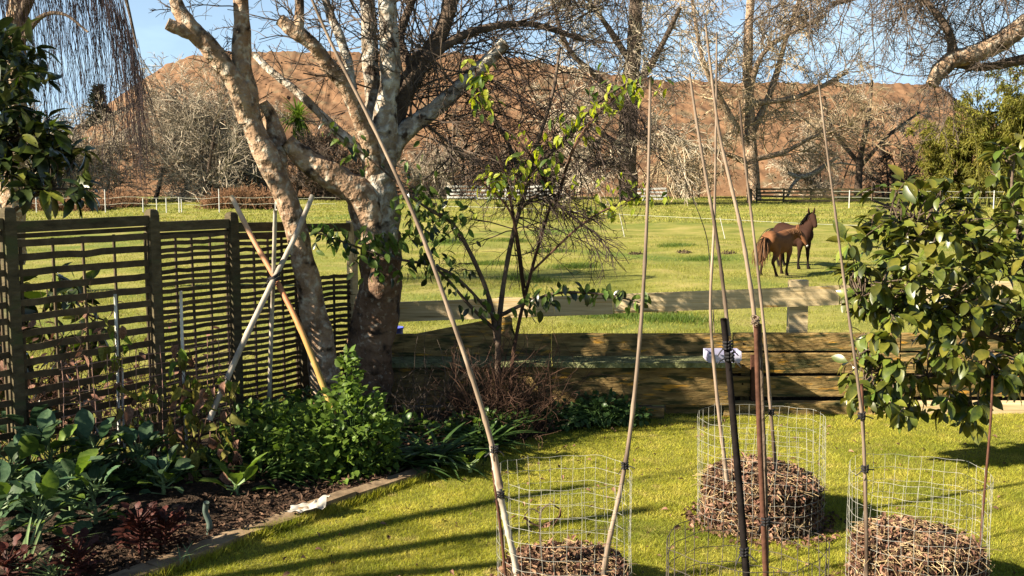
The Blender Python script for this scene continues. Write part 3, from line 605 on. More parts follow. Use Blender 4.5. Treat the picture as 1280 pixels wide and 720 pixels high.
# lime-green leafy sprays (second shrub behind it)
lime = thing('leafy_sapling', 'sapling with sprays of bright yellow-green new leaves in front of the earth bank', 'shrub', G(636, 540))
b = MB(); runs = []
for pts in ([(636, 540, 9.95, 3), (642, 440, 10.35, 2.6), (664, 340, 10.4, 2.2), (690, 250, 10.4, 2)], [(655, 370, 10.4, 2), (635, 235, 9.95, 2), (600, 130, 9.95, 1.6), (594, 85, 9.95, 1)],
            [(694, 260, 10.4, 2.4), (720, 180, 9.95, 2), (770, 120, 9.95, 1.6), (815, 95, 9.95, 1)], [(656, 360, 10.4, 1.6), (640, 270, 9.95, 1.6), (600, 225, 9.95, 1)], [(664, 340, 10.4, 1.6), (735, 275, 9.95, 1.5), (800, 245, 9.95, 1)], [(695, 250, 10.4, 2), (660, 190, 9.95, 1.6), (630, 175, 9.95, 1)]):
    p, r = limb(pts, 20); b.tubes(p, r, 5)
b.build('stem', MT['twig_brown'], lime)
pos, R, sc = multi([([(594, 85, 9.95), (600, 110, 9.95), (612, 150, 9.95)], 60, (.07, .12), .06), ([(700, 165, 9.95), (750, 130, 9.95), (815, 95, 9.95)], 100, (.07, .12), .08), ([(600, 225, 9.95), (640, 222, 9.95), (690, 190, 9.95)], 110, (.07, .12), .09),
  ([(640, 165, 9.95), (665, 180, 9.95), (700, 165, 9.95)], 22, (.06, .1), .06), ([(740, 262, 9.95), (770, 250, 9.95), (825, 240, 9.95)], 50, (.07, .11), .07), ([(690, 240, 9.95), (760, 225, 9.95), (800, 225, 9.95)], 16, (.05, .09), .06)])
leaf_objs(lime, T_PR, [MT['leaf_lime'], MT['leaf_lime'], MT['leaf_mid']], pos, R, sc, limit=260)

# tree at right with heavy limb hanging into the frame
Y4 = 13.5
right, rp_, _ = full_tree('overhanging_tree', 'bare tree with thick lichened limb reaching in from the top right', 'tree', P(1500, 215 + 2.5 * F / Y4, Y4),
  [([(1500, 470, Y4, 40), (1490, 300, Y4, 34), (1470, 120, Y4, 28), (1440, -40, Y4, 22), (1400, -160, Y4, 16)], 'trunk'),
   ([(1470, 60, Y4, 20), (1380, 10, Y4 - .1, 16), (1300, 22, Y4 - .2, 13), (1250, 52, Y4 - .25, 12), (1215, 68, Y4 - .3, 11), (1190, 74, Y4 - .3, 11), (1172, 92, Y4 - .35, 10), (1164, 106, Y4 - .35, 8)], 'limb'),
   ([(1380, 30, Y4, 9), (1310, 66, Y4 + .1, 7), (1262, 78, Y4 + .2, 6), (1225, 84, Y4 + .2, 5), (1190, 80, Y4 + .1, 4)], 'limb'),
   ([(1440, -40, Y4, 14), (1330, -70, Y4 - .3, 11), (1200, -60, Y4 - .6, 8), (1080, -40, Y4 - .9, 6), (970, -20, Y4 - 1.1, 4)], 'limb'),
   ([(1192, 72, Y4 - .3, 6), (1186, 40, Y4 - .3, 5), (1160, 5, Y4 - .2, 4), (1120, -30, Y4 - .1, 3)], 'limb'),
   ([(1330, -70, Y4 - .3, 7), (1240, -30, Y4 + .4, 5), (1140, -20, Y4 + .8, 4), (1040, 5, Y4 + 1, 3)], 'limb'),
   ([(1200, -60, Y4 - .6, 6), (1080, -90, Y4 + .4, 5), (940, -70, Y4 + .8, 4), (820, -60, Y4 + 1, 3)], 'limb')],
  {1: MT['bark'], -1: MT['bark_dark']},
  [(1, 18, .3, .95, 1.2, 1.0, None, SP3(.007)), (2, 12, .3, 1, 1, .8, None, SP3(.007)), (3, 34, .15, 1, 1.1, 1.2, (0, 0, -.5), SP3(.008)), (4, 20, .1, 1, 1.1, .9, None, SP3(.007)), (5, 30, .1, 1, 1.1, 1.1, (0, 0, -.4), SP3(.008)), (6, 30, .1, 1, 1.1, 1.2, (0, 0, -.5), SP3(.008))], MT['twig'])

# weeping tree top left: strands hanging from arching boughs
YW = 24
wt, wp_, _ = full_tree('weeping_tree', 'weeping tree with curtain of thin purplish hanging twigs at top left', 'tree', P(18, 330, YW),
  [([(14, 330, YW, 16), (18, 200, YW, 14), (20, 100, YW, 12), (22, 20, YW, 11), (30, -60, YW, 9)], 'trunk'),
   ([(22, 30, YW, 7), (60, -40, YW - .6, 5), (110, -60, YW - 1, 4), (150, -20, YW - 1.3, 2.5), (172, 60, YW - 1.4, 1.2)], 'limb'),
   ([(24, 0, YW, 6), (10, -60, YW + .5, 4), (-40, -60, YW + 1, 3), (-80, 0, YW + 1, 2)], 'limb'),
   ([(26, -20, YW, 5), (50, -50, YW + .6, 4), (90, -50, YW + 1, 3), (125, -10, YW + 1.2, 1.5)], 'limb'),
   ([(22, 60, YW, 4), (50, 22, YW - .8, 3), (80, 18, YW - 1.2, 2), (110, 40, YW - 1.4, 1.2)], 'limb')],
  {0: MT['bark'], -1: MT['bark_dark']}, [], MT['twig_weep'])
b = MB(); n = 400; sx = rng.uniform(-70, 176, n); sx[:70] = rng.uniform(110, 178, 70)
sy = np.interp(sx, [-70, 90, 120, 150, 166, 178], [-60, -60, -40, 10, 50, 100]) + rng.normal(0, 14, n); Yr = YW + rng.normal(0, 1.1, n)
s = np.array([P(a_, b_, y_) for a_, b_, y_ in zip(sx, sy, Yr)]); Lpx = rng.uniform(.3, 1, n) ** 1.5 * np.interp(sx, [-70, 60, 130, 178], [200, 260, 260, 140]); Ln = Lpx * YW / F
pa = grow(s, np.tile((.12, 0, -1.), (n, 1)), Ln, 12, .055, .09); b.tubes(pa, taper(n, 12, .008, .0045), 3)
s, d, t = spawn(pa, 5, .05, .95, .45); q = grow(s, d, np.repeat(Ln, 5) * rng.uniform(.08, .3, len(s)), 5, .1, .3); b.tubes(q, taper(len(q), 5, .0055, .0038), 3)
b.build('hanging_twigs', MT['twig_weep'], wt, kind='stuff')

# ---------------- far hedgerow: bare twiggy shrubs in front of the bank
def bare_shrub(name, label, px, Y, wpx, hpx, n, tm, group=None, cat='shrub', trunks=5, sp=1.0):
    z0 = float(zpad((px - 640) / F * Y, Y)); base = np.array(((px - 640) / F * Y, Y, z0)); k = Y / F; W = wpx * k / 2; H = hpx * k
    t = thing(name, label, cat, base, group); b = MB(); tb = MB()
    st = base + np.stack([rng.normal(0, W * .25, trunks), rng.normal(0, W * .2, trunks), np.zeros(trunks)], -1); dr = np.stack([rng.normal(0, .35, trunks) * W / H * 1.6, rng.normal(0, .25, trunks), np.ones(trunks)], -1)
    pa = grow(st, dr, H * rng.uniform(.6, .95, trunks), 12, .10); tb.tubes(pa, taper(trunks, 12, .014 * H + .04, .02), 6)
    tb.build('trunk', MT['bark'] if tm == 'twig_tan' else MT['bark_dark'], t, True)
    s, d, tt = spawn(pa, max(3, int(n * 1.75) // trunks), .05, 1, 1.1, .4); L = (W * .75) * rng.uniform(.4, 1.1, len(s)) * (1.25 - .6 * tt)
    twig_set(b, s, d, L, [(5, .22, .02, .035, .024, 3, 8, (.1, 1), .85, .6), (3, .25, .0, .022, .018, 3, 9, (.05, 1), .85, .5), (2, .25, -.02, .019, .015, 3, 0, (0, 1), .8, .5)])
    # keep the outline round: pull stray tips back inside the crown
    for a in b.v:
        a[:, 2] = np.where(a[:, 2] < base[2] + .05, base[2] + .05 + np.abs(a[:, 2] - base[2]) * .3, a[:, 2])
    b.build('twigs', MT[tm], t, kind='stuff'); return t
bare_shrub('hedgerow_shrub', 'rounded bare grey-brown hedgerow tree standing against the bank left of the leaning trunk', 235, 88, 230, 165, 130, 'twig_far', 'bare hedgerow shrubs below the bank', trunks=8)
bare_shrub('hedgerow_shrub', 'bare hedgerow shrub under the hanging curtain of the weeping tree', 110, 84, 160, 130, 90, 'twig_far', 'bare hedgerow shrubs below the bank', trunks=6)
bare_shrub('hedgerow_shrub', 'low pale bare shrub at the far left edge behind the dark evergreen', 25, 80, 130, 100, 80, 'twig_far', 'bare hedgerow shrubs below the bank', trunks=5)
bare_shrub('hedgerow_shrub', 'dark bare shrub seen between the leaning tree and the thick trunk', 400, 88, 130, 105, 80, 'twig', 'bare hedgerow shrubs below the bank', trunks=6)
bare_shrub('hedgerow_shrub', 'low bare brush right of the thick trunk below the bank', 545, 90, 140, 70, 44, 'twig_far', 'bare hedgerow shrubs below the bank', trunks=6)
bare_shrub('hedgerow_shrub', 'dark tangled bare brush behind the prunus at the paddock edge', 670, 90, 140, 100, 50, 'twig', 'bare hedgerow shrubs below the bank', trunks=6)
bare_shrub('hedgerow_shrub', 'drooping tan bare brush at the foot of the bank between the canes', 868, 92, 100, 70, 36, 'twig_tan', 'bare hedgerow shrubs below the bank', trunks=6)
bare_shrub('hedgerow_shrub', 'tan bare brush on the bank right of the middle tree, above the horses', 1010, 93, 120, 80, 34, 'twig_far', 'bare hedgerow shrubs below the bank', trunks=6)
bare_shrub('hedgerow_shrub', 'thin bare brush near the right end of the bank beside the bamboo', 1120, 94, 90, 90, 40, 'twig', 'bare hedgerow shrubs below the bank', trunks=5)
bare_shrub('hedgerow_shrub', 'pale bare shrub below the sawn stub between leaning tree and weeping curtain', 320, 92, 110, 120, 70, 'twig_far', 'bare hedgerow shrubs below the bank', trunks=6)
def far_tree(label, px, Y, trunk_pts, n, L, tm, bark, extra=()):
    t = thing('bare_tree', label, 'tree', P(px, 215 + (CAMZ - float(zpad((px - 640) / F * Y, Y))) * F / Y, Y), 'bare trees in front of the bank')
    b = MB()
    for k, pts in enumerate(trunk_pts):
        p, r = limb(pts, 20); gnarl(p, r, 8, .12, 1.2, k).build('trunk' if k == 0 else 'limb', bark, t, True)
        s, d, tt = from_limb(p, int(n * 1.3) if k else n // 2, .25 if k == 0 else .1, 1, 1.0, .4)
        twig_set(b, s, d, L * rng.uniform(.4, 1.2, len(s)), [(6, .2, .03, .045, .03, 3, 7, (.15, 1), .8, .6), (4, .25, .03, .028, .02, 3, 7, (.1, 1), .8, .55), (2, .25, .02, .02, .014, 3, 0, (0, 1), .8, .5)])
    b.build('twigs', tm, t, kind='stuff'); return t
YF = 86
far_tree('bare multi-limbed tree with tan twigs before the middle of the bank, above the horses', 940, YF,
  [[(943, 250, YF, 9), (940, 200, YF, 8), (936, 140, YF, 7), (935, 60, YF, 6), (940, -30, YF, 4)], [(938, 190, YF, 5), (910, 140, YF - 1, 4), (880, 80, YF - 2, 3), (865, 0, YF - 2, 2)], [(938, 170, YF, 5), (965, 110, YF + 1, 4), (985, 40, YF + 1, 3), (1010, -30, YF, 2)],
   [(938, 200, YF, 4), (980, 190, YF - 1, 3), (1020, 170, YF - 2, 2), (1070, 160, YF - 2, 1.5)], [(938, 205, YF, 4), (900, 190, YF - 1, 3), (865, 185, YF - 2, 2), (835, 200, YF - 2, 1.5)], [(936, 110, YF, 4), (960, 60, YF - 1, 3), (1030, 20, YF - 1, 2)], [(936, 130, YF, 4), (1000, 120, YF + 1, 3), (1060, 90, YF + 1, 2)]],
  20, 4.2, MT['twig_tan'], MT['bark'])
far_tree('dark bare tree with thick dark trunk behind the yellow-green sprays', 785, YF - 8,
  [[(786, 252, YF - 8, 13), (784, 200, YF - 8, 12), (786, 130, YF - 8, 11), (792, 60, YF - 8, 9), (796, -30, YF - 8, 7)], [(786, 150, YF - 8, 6), (750, 100, YF - 9, 4), (710, 60, YF - 10, 3), (690, 0, YF - 10, 2)], [(788, 120, YF - 8, 6), (820, 70, YF - 8, 4), (850, 10, YF - 9, 3)],
   [(784, 190, YF - 8, 5), (740, 160, YF - 9, 3), (700, 150, YF - 10, 2)], [(786, 180, YF - 8, 5), (820, 160, YF - 9, 3), (850, 175, YF - 10, 2)], [(790, 80, YF - 8, 5), (750, 20, YF - 8, 3), (720, -20, YF - 8, 2)], [(785, 210, YF - 8, 4), (745, 205, YF - 9, 3), (720, 230, YF - 10, 1.5)]],
  18, 3.8, MT['twig_far'], MT['bark_dark'])
far_tree('small bare tree with dark twigs casting shadows on the right end of the bank', 1075, 92,
  [[(1072, 246, 92, 5), (1075, 200, 92, 4), (1085, 150, 92, 3), (1090, 100, 92, 2)], [(1074, 210, 92, 3), (1110, 170, 92, 2), (1150, 140, 92, 1.5)], [(1074, 205, 92, 3), (1040, 160, 92, 2), (1030, 120, 92, 1.5)]], 16, 3.2, MT['twig_far'], MT['bark_dark'])
# fallen pale limb below the middle tree
p, r = limb([(985, 216, 84, 2.5), (1000, 221, 84, 3), (1018, 216, 84, 3), (1034, 205, 84, 2.5), (1048, 196, 84, 1.5)], 16)
p2, r2 = limb([(1030, 208, 84, 2), (1050, 204, 84, 1.4), (1072, 207, 84, 1)], 12); p3, r3 = limb([(1000, 221, 84, 2.5), (990, 232, 84, 2), (984, 246, 84, 2)], 10)
b = MB(); b.tubes(p, r, 7); b.tubes(p2, r2, 6); b.tubes(p3, r3, 6)
tag(b.build('fallen_limb', MT['bark_pale'], None, True, origin=P(1000, 246, 84)), 'pale bent broken limb leaning below the middle tree at the foot of the bank', 'branch')

# cabbage tree on the bank
ct = thing('cabbage_tree', 'small tufted cabbage tree on the bank between the two near trunks', 'tree', P(372, 205, 94))
p, r = limb([(374, 232, 94, 2.5), (374, 190, 94, 2.2), (372, 150, 94, 2)], 10); MB().tubes(p, r, 7).build('trunk', MT['bark_dark'], ct, True)
T_ST = leaf_template(.07, 4, .5, .2, .4); n = 170; d = rng.normal(0, 1, (n, 3)); d[:, 2] += .35; d = unit(d)
b = MB(); b.inst(T_ST, np.tile(P(372, 146, 94), (n, 1)) + rng.normal(0, .15, (n, 3)), frames(d, (0, 0, 1)), rng.uniform(1.6, 2.6, n)); b.build('crown', MT['leaf_bush'], ct, kind='stuff')

# bamboo clumps at right
T_BL = leaf_template(.30, 2, .3, .1, .5); T_BL = (T_BL[0][[1, 3, 5, 7]] * (1, 1, 1), np.array([(0, 1, 3, 2)]))
def bamboo(label, px, Y, wpx, hpx, n, culms):
    k = Y / F; base = np.array(((px - 640) / F * Y, Y, float(zpad((px - 640) / F * Y, Y)))); W = wpx * k / 2; H = hpx * k
    t = thing('bamboo_clump', label, 'bamboo', base, 'bamboo at the right end of the bank'); b = MB()
    st = base + np.stack([rng.normal(0, W * .4, culms), rng.normal(0, W * .3, culms), np.zeros(culms)], -1); dr = np.stack([rng.normal(0, .16, culms), rng.normal(0, .12, culms), np.ones(culms)], -1)
    pa = grow(st, dr, H * rng.uniform(.65, 1.05, culms), 12, .05, .015); b.tubes(pa, taper(culms, 12, .05, .015), 4); b.build('culms', MT['leaf_bamboo'], t, kind='stuff')
    c, d, tt = spawn(pa, 12, .12, 1, 1.2, .3); q = grow(c, d, rng.uniform(.4, 1.3, len(c)) * W * .28, 5, .2, .1)
    m = n // len(q) + 1; pos, d, tt = spawn(q, m, .1, 1, .9, .4); pos = pos + rng.normal(0, .12, pos.shape); d = unit(d + np.array((0, 0, -.6)))
    lb = MB(); lb.inst(T_BL, pos, frames(d, rng.normal(0, .6, d.shape) + (0, -.3, 1)), rng.uniform(.18, .42, len(pos))); lb.build('foliage', MT['leaf_bamboo'], t, kind='stuff')
bamboo('tall yellow-green bamboo clump at the right edge of the picture', 1262, 74, 150, 165, 30000, 46)
bamboo('shorter yellow-green bamboo clump touching the right end of the bank', 1195, 78, 90, 120, 19000, 34)
bamboo('olive bamboo clump just beyond the right edge, behind the glossy evergreen', 1350, 76, 140, 150, 14000, 34)
# dark pine tip above the hedgerow at left
pt = thing('distant_conifer', 'small dark conifer top poking up beside the left end of the bank', 'tree', P(122, 240, 112))
p, r = limb([(122, 240, 112, 2.5), (122, 170, 112, 2), (123, 106, 112, .6)], 12); MB().tubes(p, r, 6).build('trunk', MT['bark_dark'], pt, True)
c, d, tt = from_limb(p, 520, .15, 1, 1.4, .2); b = MB(); Ln = 3.4 * (1.06 - tt) * rng.uniform(.5, 1.1, len(c)) + .2
q = grow(c, d, Ln, 5, .1, .05); b.tubes(q, taper(len(q), 5, .06, .02), 3); s, d, tt = spawn(q, 7, .1, 1, .8); qq = grow(s, d, rng.uniform(.2, .6, len(s)), 3, .1); b.tubes(qq, taper(len(qq), 3, .07, .02), 3)
b.build('crown', MT['leaf_dark'], pt, kind='stuff')
# russet dock clumps
def dock(label, px, wpx, hpx, Y, n):
    k = Y / F; base = np.array(((px - 640) / F * Y, Y, float(zpad(0, Y)))); t = thing('russet_brush', label, 'brush', base, 'russet brush along the far fence')
    st = base + np.stack([rng.uniform(-.5, .5, n) * wpx * k, rng.normal(0, 1.0, n), np.zeros(n)], -1); e = 1 - (2 * np.abs(st[:, 0] - base[0]) / (wpx * k)) ** 2
    dr = np.stack([rng.normal(0, .3, n), rng.normal(0, .3, n), np.ones(n)], -1); pa = grow(st, dr, hpx * k * rng.uniform(.5, 1.1, n) * (.35 + .65 * e), 5, .2, .03); b = MB(); b.tubes(pa, taper(n, 5, .025, .015), 3)
    s, d, tt = spawn(pa, 6, .2, 1, .8); q = grow(s, d, rng.uniform(.15, .5, len(s)), 3, .2); b.tubes(q, taper(len(q), 3, .02, .012), 3); b.build('stems', MT['dock'], t, kind='stuff')
dock('low russet brush behind the left end of the trellis fence', 100, 70, 16, 70, 350)
dock('taller russet brush behind the third fence post', 305, 95, 28, 72, 700)
dock('russet brush left of the white posts', 150, 50, 22, 74, 260)
dock('small russet patch under the bare shrub at far left', 55, 50, 14, 70, 200)

# bare fruit tree just outside the frame at left: its shadow streaks the lawn
YO = 4.6
full_tree('fruit_tree', 'bare fruit tree standing left of the camera beside the bed, outside the picture', 'tree', (-5.6, YO, 0),
  [([(-943, 922, YO, 40), (-930, 700, YO, 34), (-900, 480, YO, 30)], 'trunk'), ([(-905, 500, YO, 24), (-840, 200, YO + .2, 20), (-760, -100, YO + .4, 14)], 'limb'), ([(-905, 520, YO, 24), (-1000, 200, YO - .2, 20), (-1100, -50, YO - .4, 14)], 'limb'), ([(-900, 480, YO, 22), (-880, 150, YO + .5, 18), (-900, -150, YO + .8, 12)], 'limb')],
  MT['bark'], [(1, 6, .3, 1, .8, .8, None, SP2(.01)), (2, 6, .3, 1, .8, .8, None, SP2(.01)), (3, 6, .3, 1, .8, .8, None, SP2(.01))], MT['twig'])

# ================================================================ FAR FENCES
def gz(px, Y): return float(zpad((px - 640) / F * Y, Y))
ff = thing('wire_fence', 'white-posted wire fence in front of the russet brush at far left', 'fence', P(180, 262, 66))
for px, h in ((47, 1.2), (133, 1.5), (180, .9), (197, .9), (209, .95), (225, 1.0), (228, .9), (275, 1.5), (345, 1.4)):
    x = (px - 640) / F * 66; z = gz(px, 66); MB().tubes(np.array([(x, 66, z - .1), (x, 66, z + h)]), np.array((.034, .03)), 6, True).build('post', MT['white_pole'], ff)
for hh in (.95, .55):
    xs_ = np.linspace((-60 - 640) / F * 66, (420 - 640) / F * 66, 30); MB().tubes(np.stack([xs_, np.full(30, 66.06), zpad(xs_, 66) + hh + .03 * np.sin(xs_ * 2)], -1), np.full(30, .009), 3).build('wire', MT['rope'], ff)
rf = thing('rope_fence', 'single white electric tape on thin white posts crossing the paddock behind the horses', 'fence', P(774, 293, 46))
rpts = []
for px, py in ((560, 258), (640, 260), (700, 263), (774, 268), (900, 274), (975, 278), (1045, 281), (1120, 283), (1300, 290)): rpts.append((*P(px, py, 44.5), 0))
q = smooth_path(np.array(rpts), 50)[:, :3]; MB().tubes(q, np.full(50, .009), 4).build('tape', MT['rope'], rf)
for px, py in ((774, 268), (900, 274), (640, 260), (1130, 283)):
    p = P(px, py - 2, 44.5); z = gz(px, 44.5); MB().tubes(np.array([(p[0] + .25, 44.5, z - .05), p]), np.array((.014, .012)), 5, True).build('post', MT['white_pole'], rf)
tape2 = thing('tape_fence', 'white tape fence line at the far right above the glossy evergreen', 'fence', P(1200, 240, 72))
xs_ = np.linspace((1040 - 640) / F * 72, (1420 - 640) / F * 72, 12)
for hh in (.75, 1.15): MB().tubes(np.stack([xs_, np.full(12, 72.), zpad(xs_, 72) + hh], -1), np.full(12, .012), 4).build('tape', MT['rope'], tape2)
for px in (1060, 1150, 1240, 1330):
    x = (px - 640) / F * 72; MB().tubes(np.array([(x, 71.95, gz(px, 72) - .1), (x, 71.95, gz(px, 72) + 1.25)]), np.array((.035, .03)), 5, True).build('post', MT['white_pole'], tape2)
def railfence(label, px0, px1, Y, rails, step, m, h):
    t = thing('distant_rail_fence', label, 'fence', P((px0 + px1) / 2, 248, Y)); X0 = (px0 - 640) / F * Y; X1 = (px1 - 640) / F * Y
    n = max(2, int(round((X1 - X0) / step)) + 1)
    for x in np.linspace(X0, X1, n): z = float(zpad(x, Y)); MB().beam((x, Y + .08, z - .1), (x, Y + .08, z + h), .13, .1, up=(0, 1, 0)).build('post', m, t)
    for r in range(rails):
        z = h * (r + .6) / rails
        for x in np.linspace(X0, X1, n)[:-1]:
            st = (X1 - X0) / (n - 1); MB().beam((x + .01, Y, float(zpad(x, Y)) + z + .02 * rng.normal()), (x + st - .01, Y, float(zpad(x, Y)) + z + .02 * rng.normal()), .05, .15).build('rail', m, t)
railfence('white board fence at the foot of the bank behind the dark-stemmed prunus', 560, 704, 88, 4, 2.6, MT['white_pole'], 1.25)
railfence('short white board gate and fence right of the thick dark trunk', 788, 832, 84, 4, 1.4, MT['white_pole'], 1.1)
railfence('brown board fence under the bare middle tree behind the horses', 945, 1080, 82, 4, 2.2, MT['fence_wood'], 1.15)
railfence('brown board fence left of the thick trunk at the foot of the bank', 395, 552, 90, 3, 2.6, MT['fence_wood'], 1.1)
p, r = limb([(937, 236, 80, 3.2), (937, 258, 80, 3.4)], 6); tag(MB().tubes(p, r, 8, True).build('fence_post', MT['bark_dark'], None, True, origin=P(937, 258, 80)), 'single dark round post at the left end of the brown board fence', 'post')

# ================================================================ HORSES
def horse_body(name, parts, m, parent):
    b = MB()
    for pts in parts:                              # (x, y, z, ry, rz)
        a = np.array(pts, float); s = smooth_path(a, 7 * len(a)); K = len(s); ang = np.linspace(0, 2 * math.pi, 16, endpoint=False)
        T = unit(np.gradient(s[:, :3], axis=0)); side = np.array((0, 1, 0)) * np.ones_like(T)
        side = unit(side - (side * T).sum(1, keepdims=True) * T); up = np.cross(T, side)
        V = s[:, None, :3] + side[:, None] * (np.cos(ang)[None, :, None] * s[:, 3][:, None, None]) + up[:, None] * (np.sin(ang)[None, :, None] * s[:, 4][:, None, None])
        q = [(k * 16 + j, k * 16 + (j + 1) % 16, k * 16 + 16 + (j + 1) % 16, k * 16 + 16 + j) for k in range(K - 1) for j in range(16)]
        V = V.reshape(-1, 3); V = np.vstack([V, s[0, :3], s[-1, :3]]); c0 = K * 16
        t = [(c0, (j + 1) % 16, j) for j in range(16)] + [(c0 + 1, (K - 1) * 16 + j, (K - 1) * 16 + (j + 1) % 16) for j in range(16)]
        b.add(V, q, t)
    me = b.mesh(name, m); tmp = bpy.data.objects.new('tmp_body', me); col.objects.link(tmp)
    rm = tmp.modifiers.new('r', 'REMESH'); rm.mode = 'VOXEL'; rm.voxel_size = .017
    sm = tmp.modifiers.new('s', 'SMOOTH'); sm.iterations = 5; sm.factor = .5
    dg = bpy.context.evaluated_depsgraph_get(); nm = bpy.data.meshes.new_from_object(tmp.evaluated_get(dg)); nm.name = name
    bpy.data.objects.remove(tmp); nm.polygons.foreach_set('use_smooth', np.ones(len(nm.polygons), bool))
    nm.materials.clear(); nm.materials.append(m)
    o = bpy.data.objects.new(name, nm); col.objects.link(o); o.parent = parent; return o
def leg_h(x, y, fx=0.0, side=1):     # hind leg: hip, stifle, hock, fetlock, hoof
    return [(x + .02, y * .8, .98, .13, .19), (x + .10, y, .78, .115, .16), (x + .04, y, .60, .075, .095), (x - .10, y, .46, .05, .065), (x - .07 + fx * .4, y, .30, .036, .042), (x - .05 + fx, y, .12, .04, .045), (x - .01 + fx, y, .05, .052, .055), (x + .01 + fx, y, .0, .06, .062)]
def leg_f(x, y, fx=0.0):
    return [(x, y * .7, .92, .11, .16), (x + .01, y, .72, .085, .11), (x + .0 + fx * .3, y, .52, .055, .06), (x + fx * .5, y, .42, .052, .056), (x + fx * .8, y, .27, .036, .038), (x + fx, y, .11, .041, .044), (x + fx + .03, y, .05, .052, .054), (x + fx + .04, y, .0, .06, .062)]
TRUNK = [(-.74, 0, 1.08, .05, .06), (-.68, 0, 1.06, .2, .22), (-.5, 0, 1.05, .27, .30), (-.25, 0, 1.0, .27, .30), (.05, 0, .96, .29, .32), (.32, 0, .99, .27, .33), (.52, 0, 1.02, .22, .30), (.68, 0, 1.03, .15, .2), (.74, 0, 1.03, .05, .08)]
def coat(name, body, dark, zlo, zhi, light=None):
    m = mat(name, [(.3, tuple(c * .8 for c in body)), (.7, tuple(min(1, c * 1.2) for c in body))], 5, .8, spec=.08)
    nt = m.node_tree; N = nt.nodes; L = nt.links; bs = N['Principled BSDF']; src = bs.inputs['Base Color'].links[0].from_socket
    tc = N.new('ShaderNodeTexCoord'); sp = N.new('ShaderNodeSeparateXYZ'); L.new(tc.outputs['Object'], sp.inputs[0]); mr = N.new('ShaderNodeMapRange'); mr.inputs[1].default_value = zhi; mr.inputs[2].default_value = zlo; L.new(sp.outputs[2], mr.inputs[0])
    mx = N.new('ShaderNodeMix'); mx.data_type = 'RGBA'; mx.inputs[7].default_value = (*dark, 1); L.new(mr.outputs[0], mx.inputs[0]); L.new(src, mx.inputs[6]); L.new(mx.outputs[2], bs.inputs['Base Color']); return m
hair_d = mat('dark_horse_hair', [(.3, (.012, .009, .008)), (.7, (.035, .025, .02))], 9, .5, isl=.3)
hair_b = mat('brown_horse_hair', [(.3, (.06, .028, .014)), (.7, (.15, .075, .035))], 9, .5, isl=.3)
white_m = mat('muzzle_white', [(.3, (.45, .40, .36)), (.7, (.6, .55, .5))], 9, .6)
def horse(label, px, py, scale, heading, m, neck, head, hooks, hair, snip=False):
    Yh = 28.9
    for _ in range(6): Yh = F * (CAMZ - gz(px, Yh)) / (py - 215)
    base = np.array(((px - 640) / F * Yh, Yh, gz(px, Yh) - .01))
    t = thing('horse', label, 'horse', base, 'horses grazing in the paddock'); t.rotation_euler = (0, 0, heading); t.scale = (scale,) * 3
    parts = [TRUNK, neck, head] + hooks
    hd = np.array(head)[:, :3]; ear0 = hd[0]; fwd = unit(hd[-1] - hd[0]); sd = unit(np.cross(fwd, (0, 0, 1)))
    for s_ in (-1, 1):
        e = ear0 + sd * s_ * .075 + np.array((0, 0, .07)) - fwd * .02; parts.append([(*e, .045, .03), (*(e + np.array((0, 0, .08)) + sd * s_ * .015), .04, .025), (*(e + np.array((0, 0, .17)) + sd * s_ * .02), .012, .01)])
    body = horse_body('body', parts, m, t)
    # tail
    b = MB(); n = 140; st = np.array((-.73, 0, 1.12)) + rng.normal(0, .02, (n, 3)); d = np.array((-.5, 0, .05)) + rng.normal(0, .12, (n, 3)); pa = grow(st, d, rng.uniform(.55, .95, n), 10, .05, .34); b.tubes(pa, taper(n, 10, .013, .007), 3); o = b.build('tail', hair); o.parent = t
    # mane along the neck crest
    b = MB(); nk = smooth_path(np.array(neck), 40); n = 170; ii = rng.integers(4, 40, n); s0 = nk[ii]; top = s0[:, :3] + np.stack([-.25 * s0[:, 4], np.zeros(n), .92 * s0[:, 4]], -1)
    pa = grow(top, np.stack([rng.normal(-.1, .1, n), rng.choice((-1, 1), n) * .5, np.full(n, .35)], -1), rng.uniform(.14, .26, n), 6, .08, .42); b.tubes(pa, taper(n, 6, .014, .006), 3); o = b.build('mane', hair); o.parent = body
    # eyes, nostril patch
    for s_ in (-1, 1):
        e = hd[0] + (hd[-1] - hd[0]) * .33 + sd * s_ * .088 + np.array((0, 0, .04)); b = MB(); a = np.linspace(0, math.pi, 6)
        b.tubes(np.stack([e[0] + 0 * a, e[1] + .022 * -np.cos(a) * s_, e[2] + 0 * a], -1), np.maximum(.022 * np.sin(a), .001), 8); o = b.build('eye', hair_d); o.parent = body
    if snip:
        tip = hd[-1] + fwd * .035 + np.array((0, 0, .015)); a = np.linspace(-1, 1, 7); b = MB(); b.tubes(tip + fwd * .035 * a[:, None] - fwd * .02, .05 * np.sqrt(np.maximum(1 - a * a, .001)), 10); o = b.build('muzzle', white_m, None, True); o.parent = body
    return t
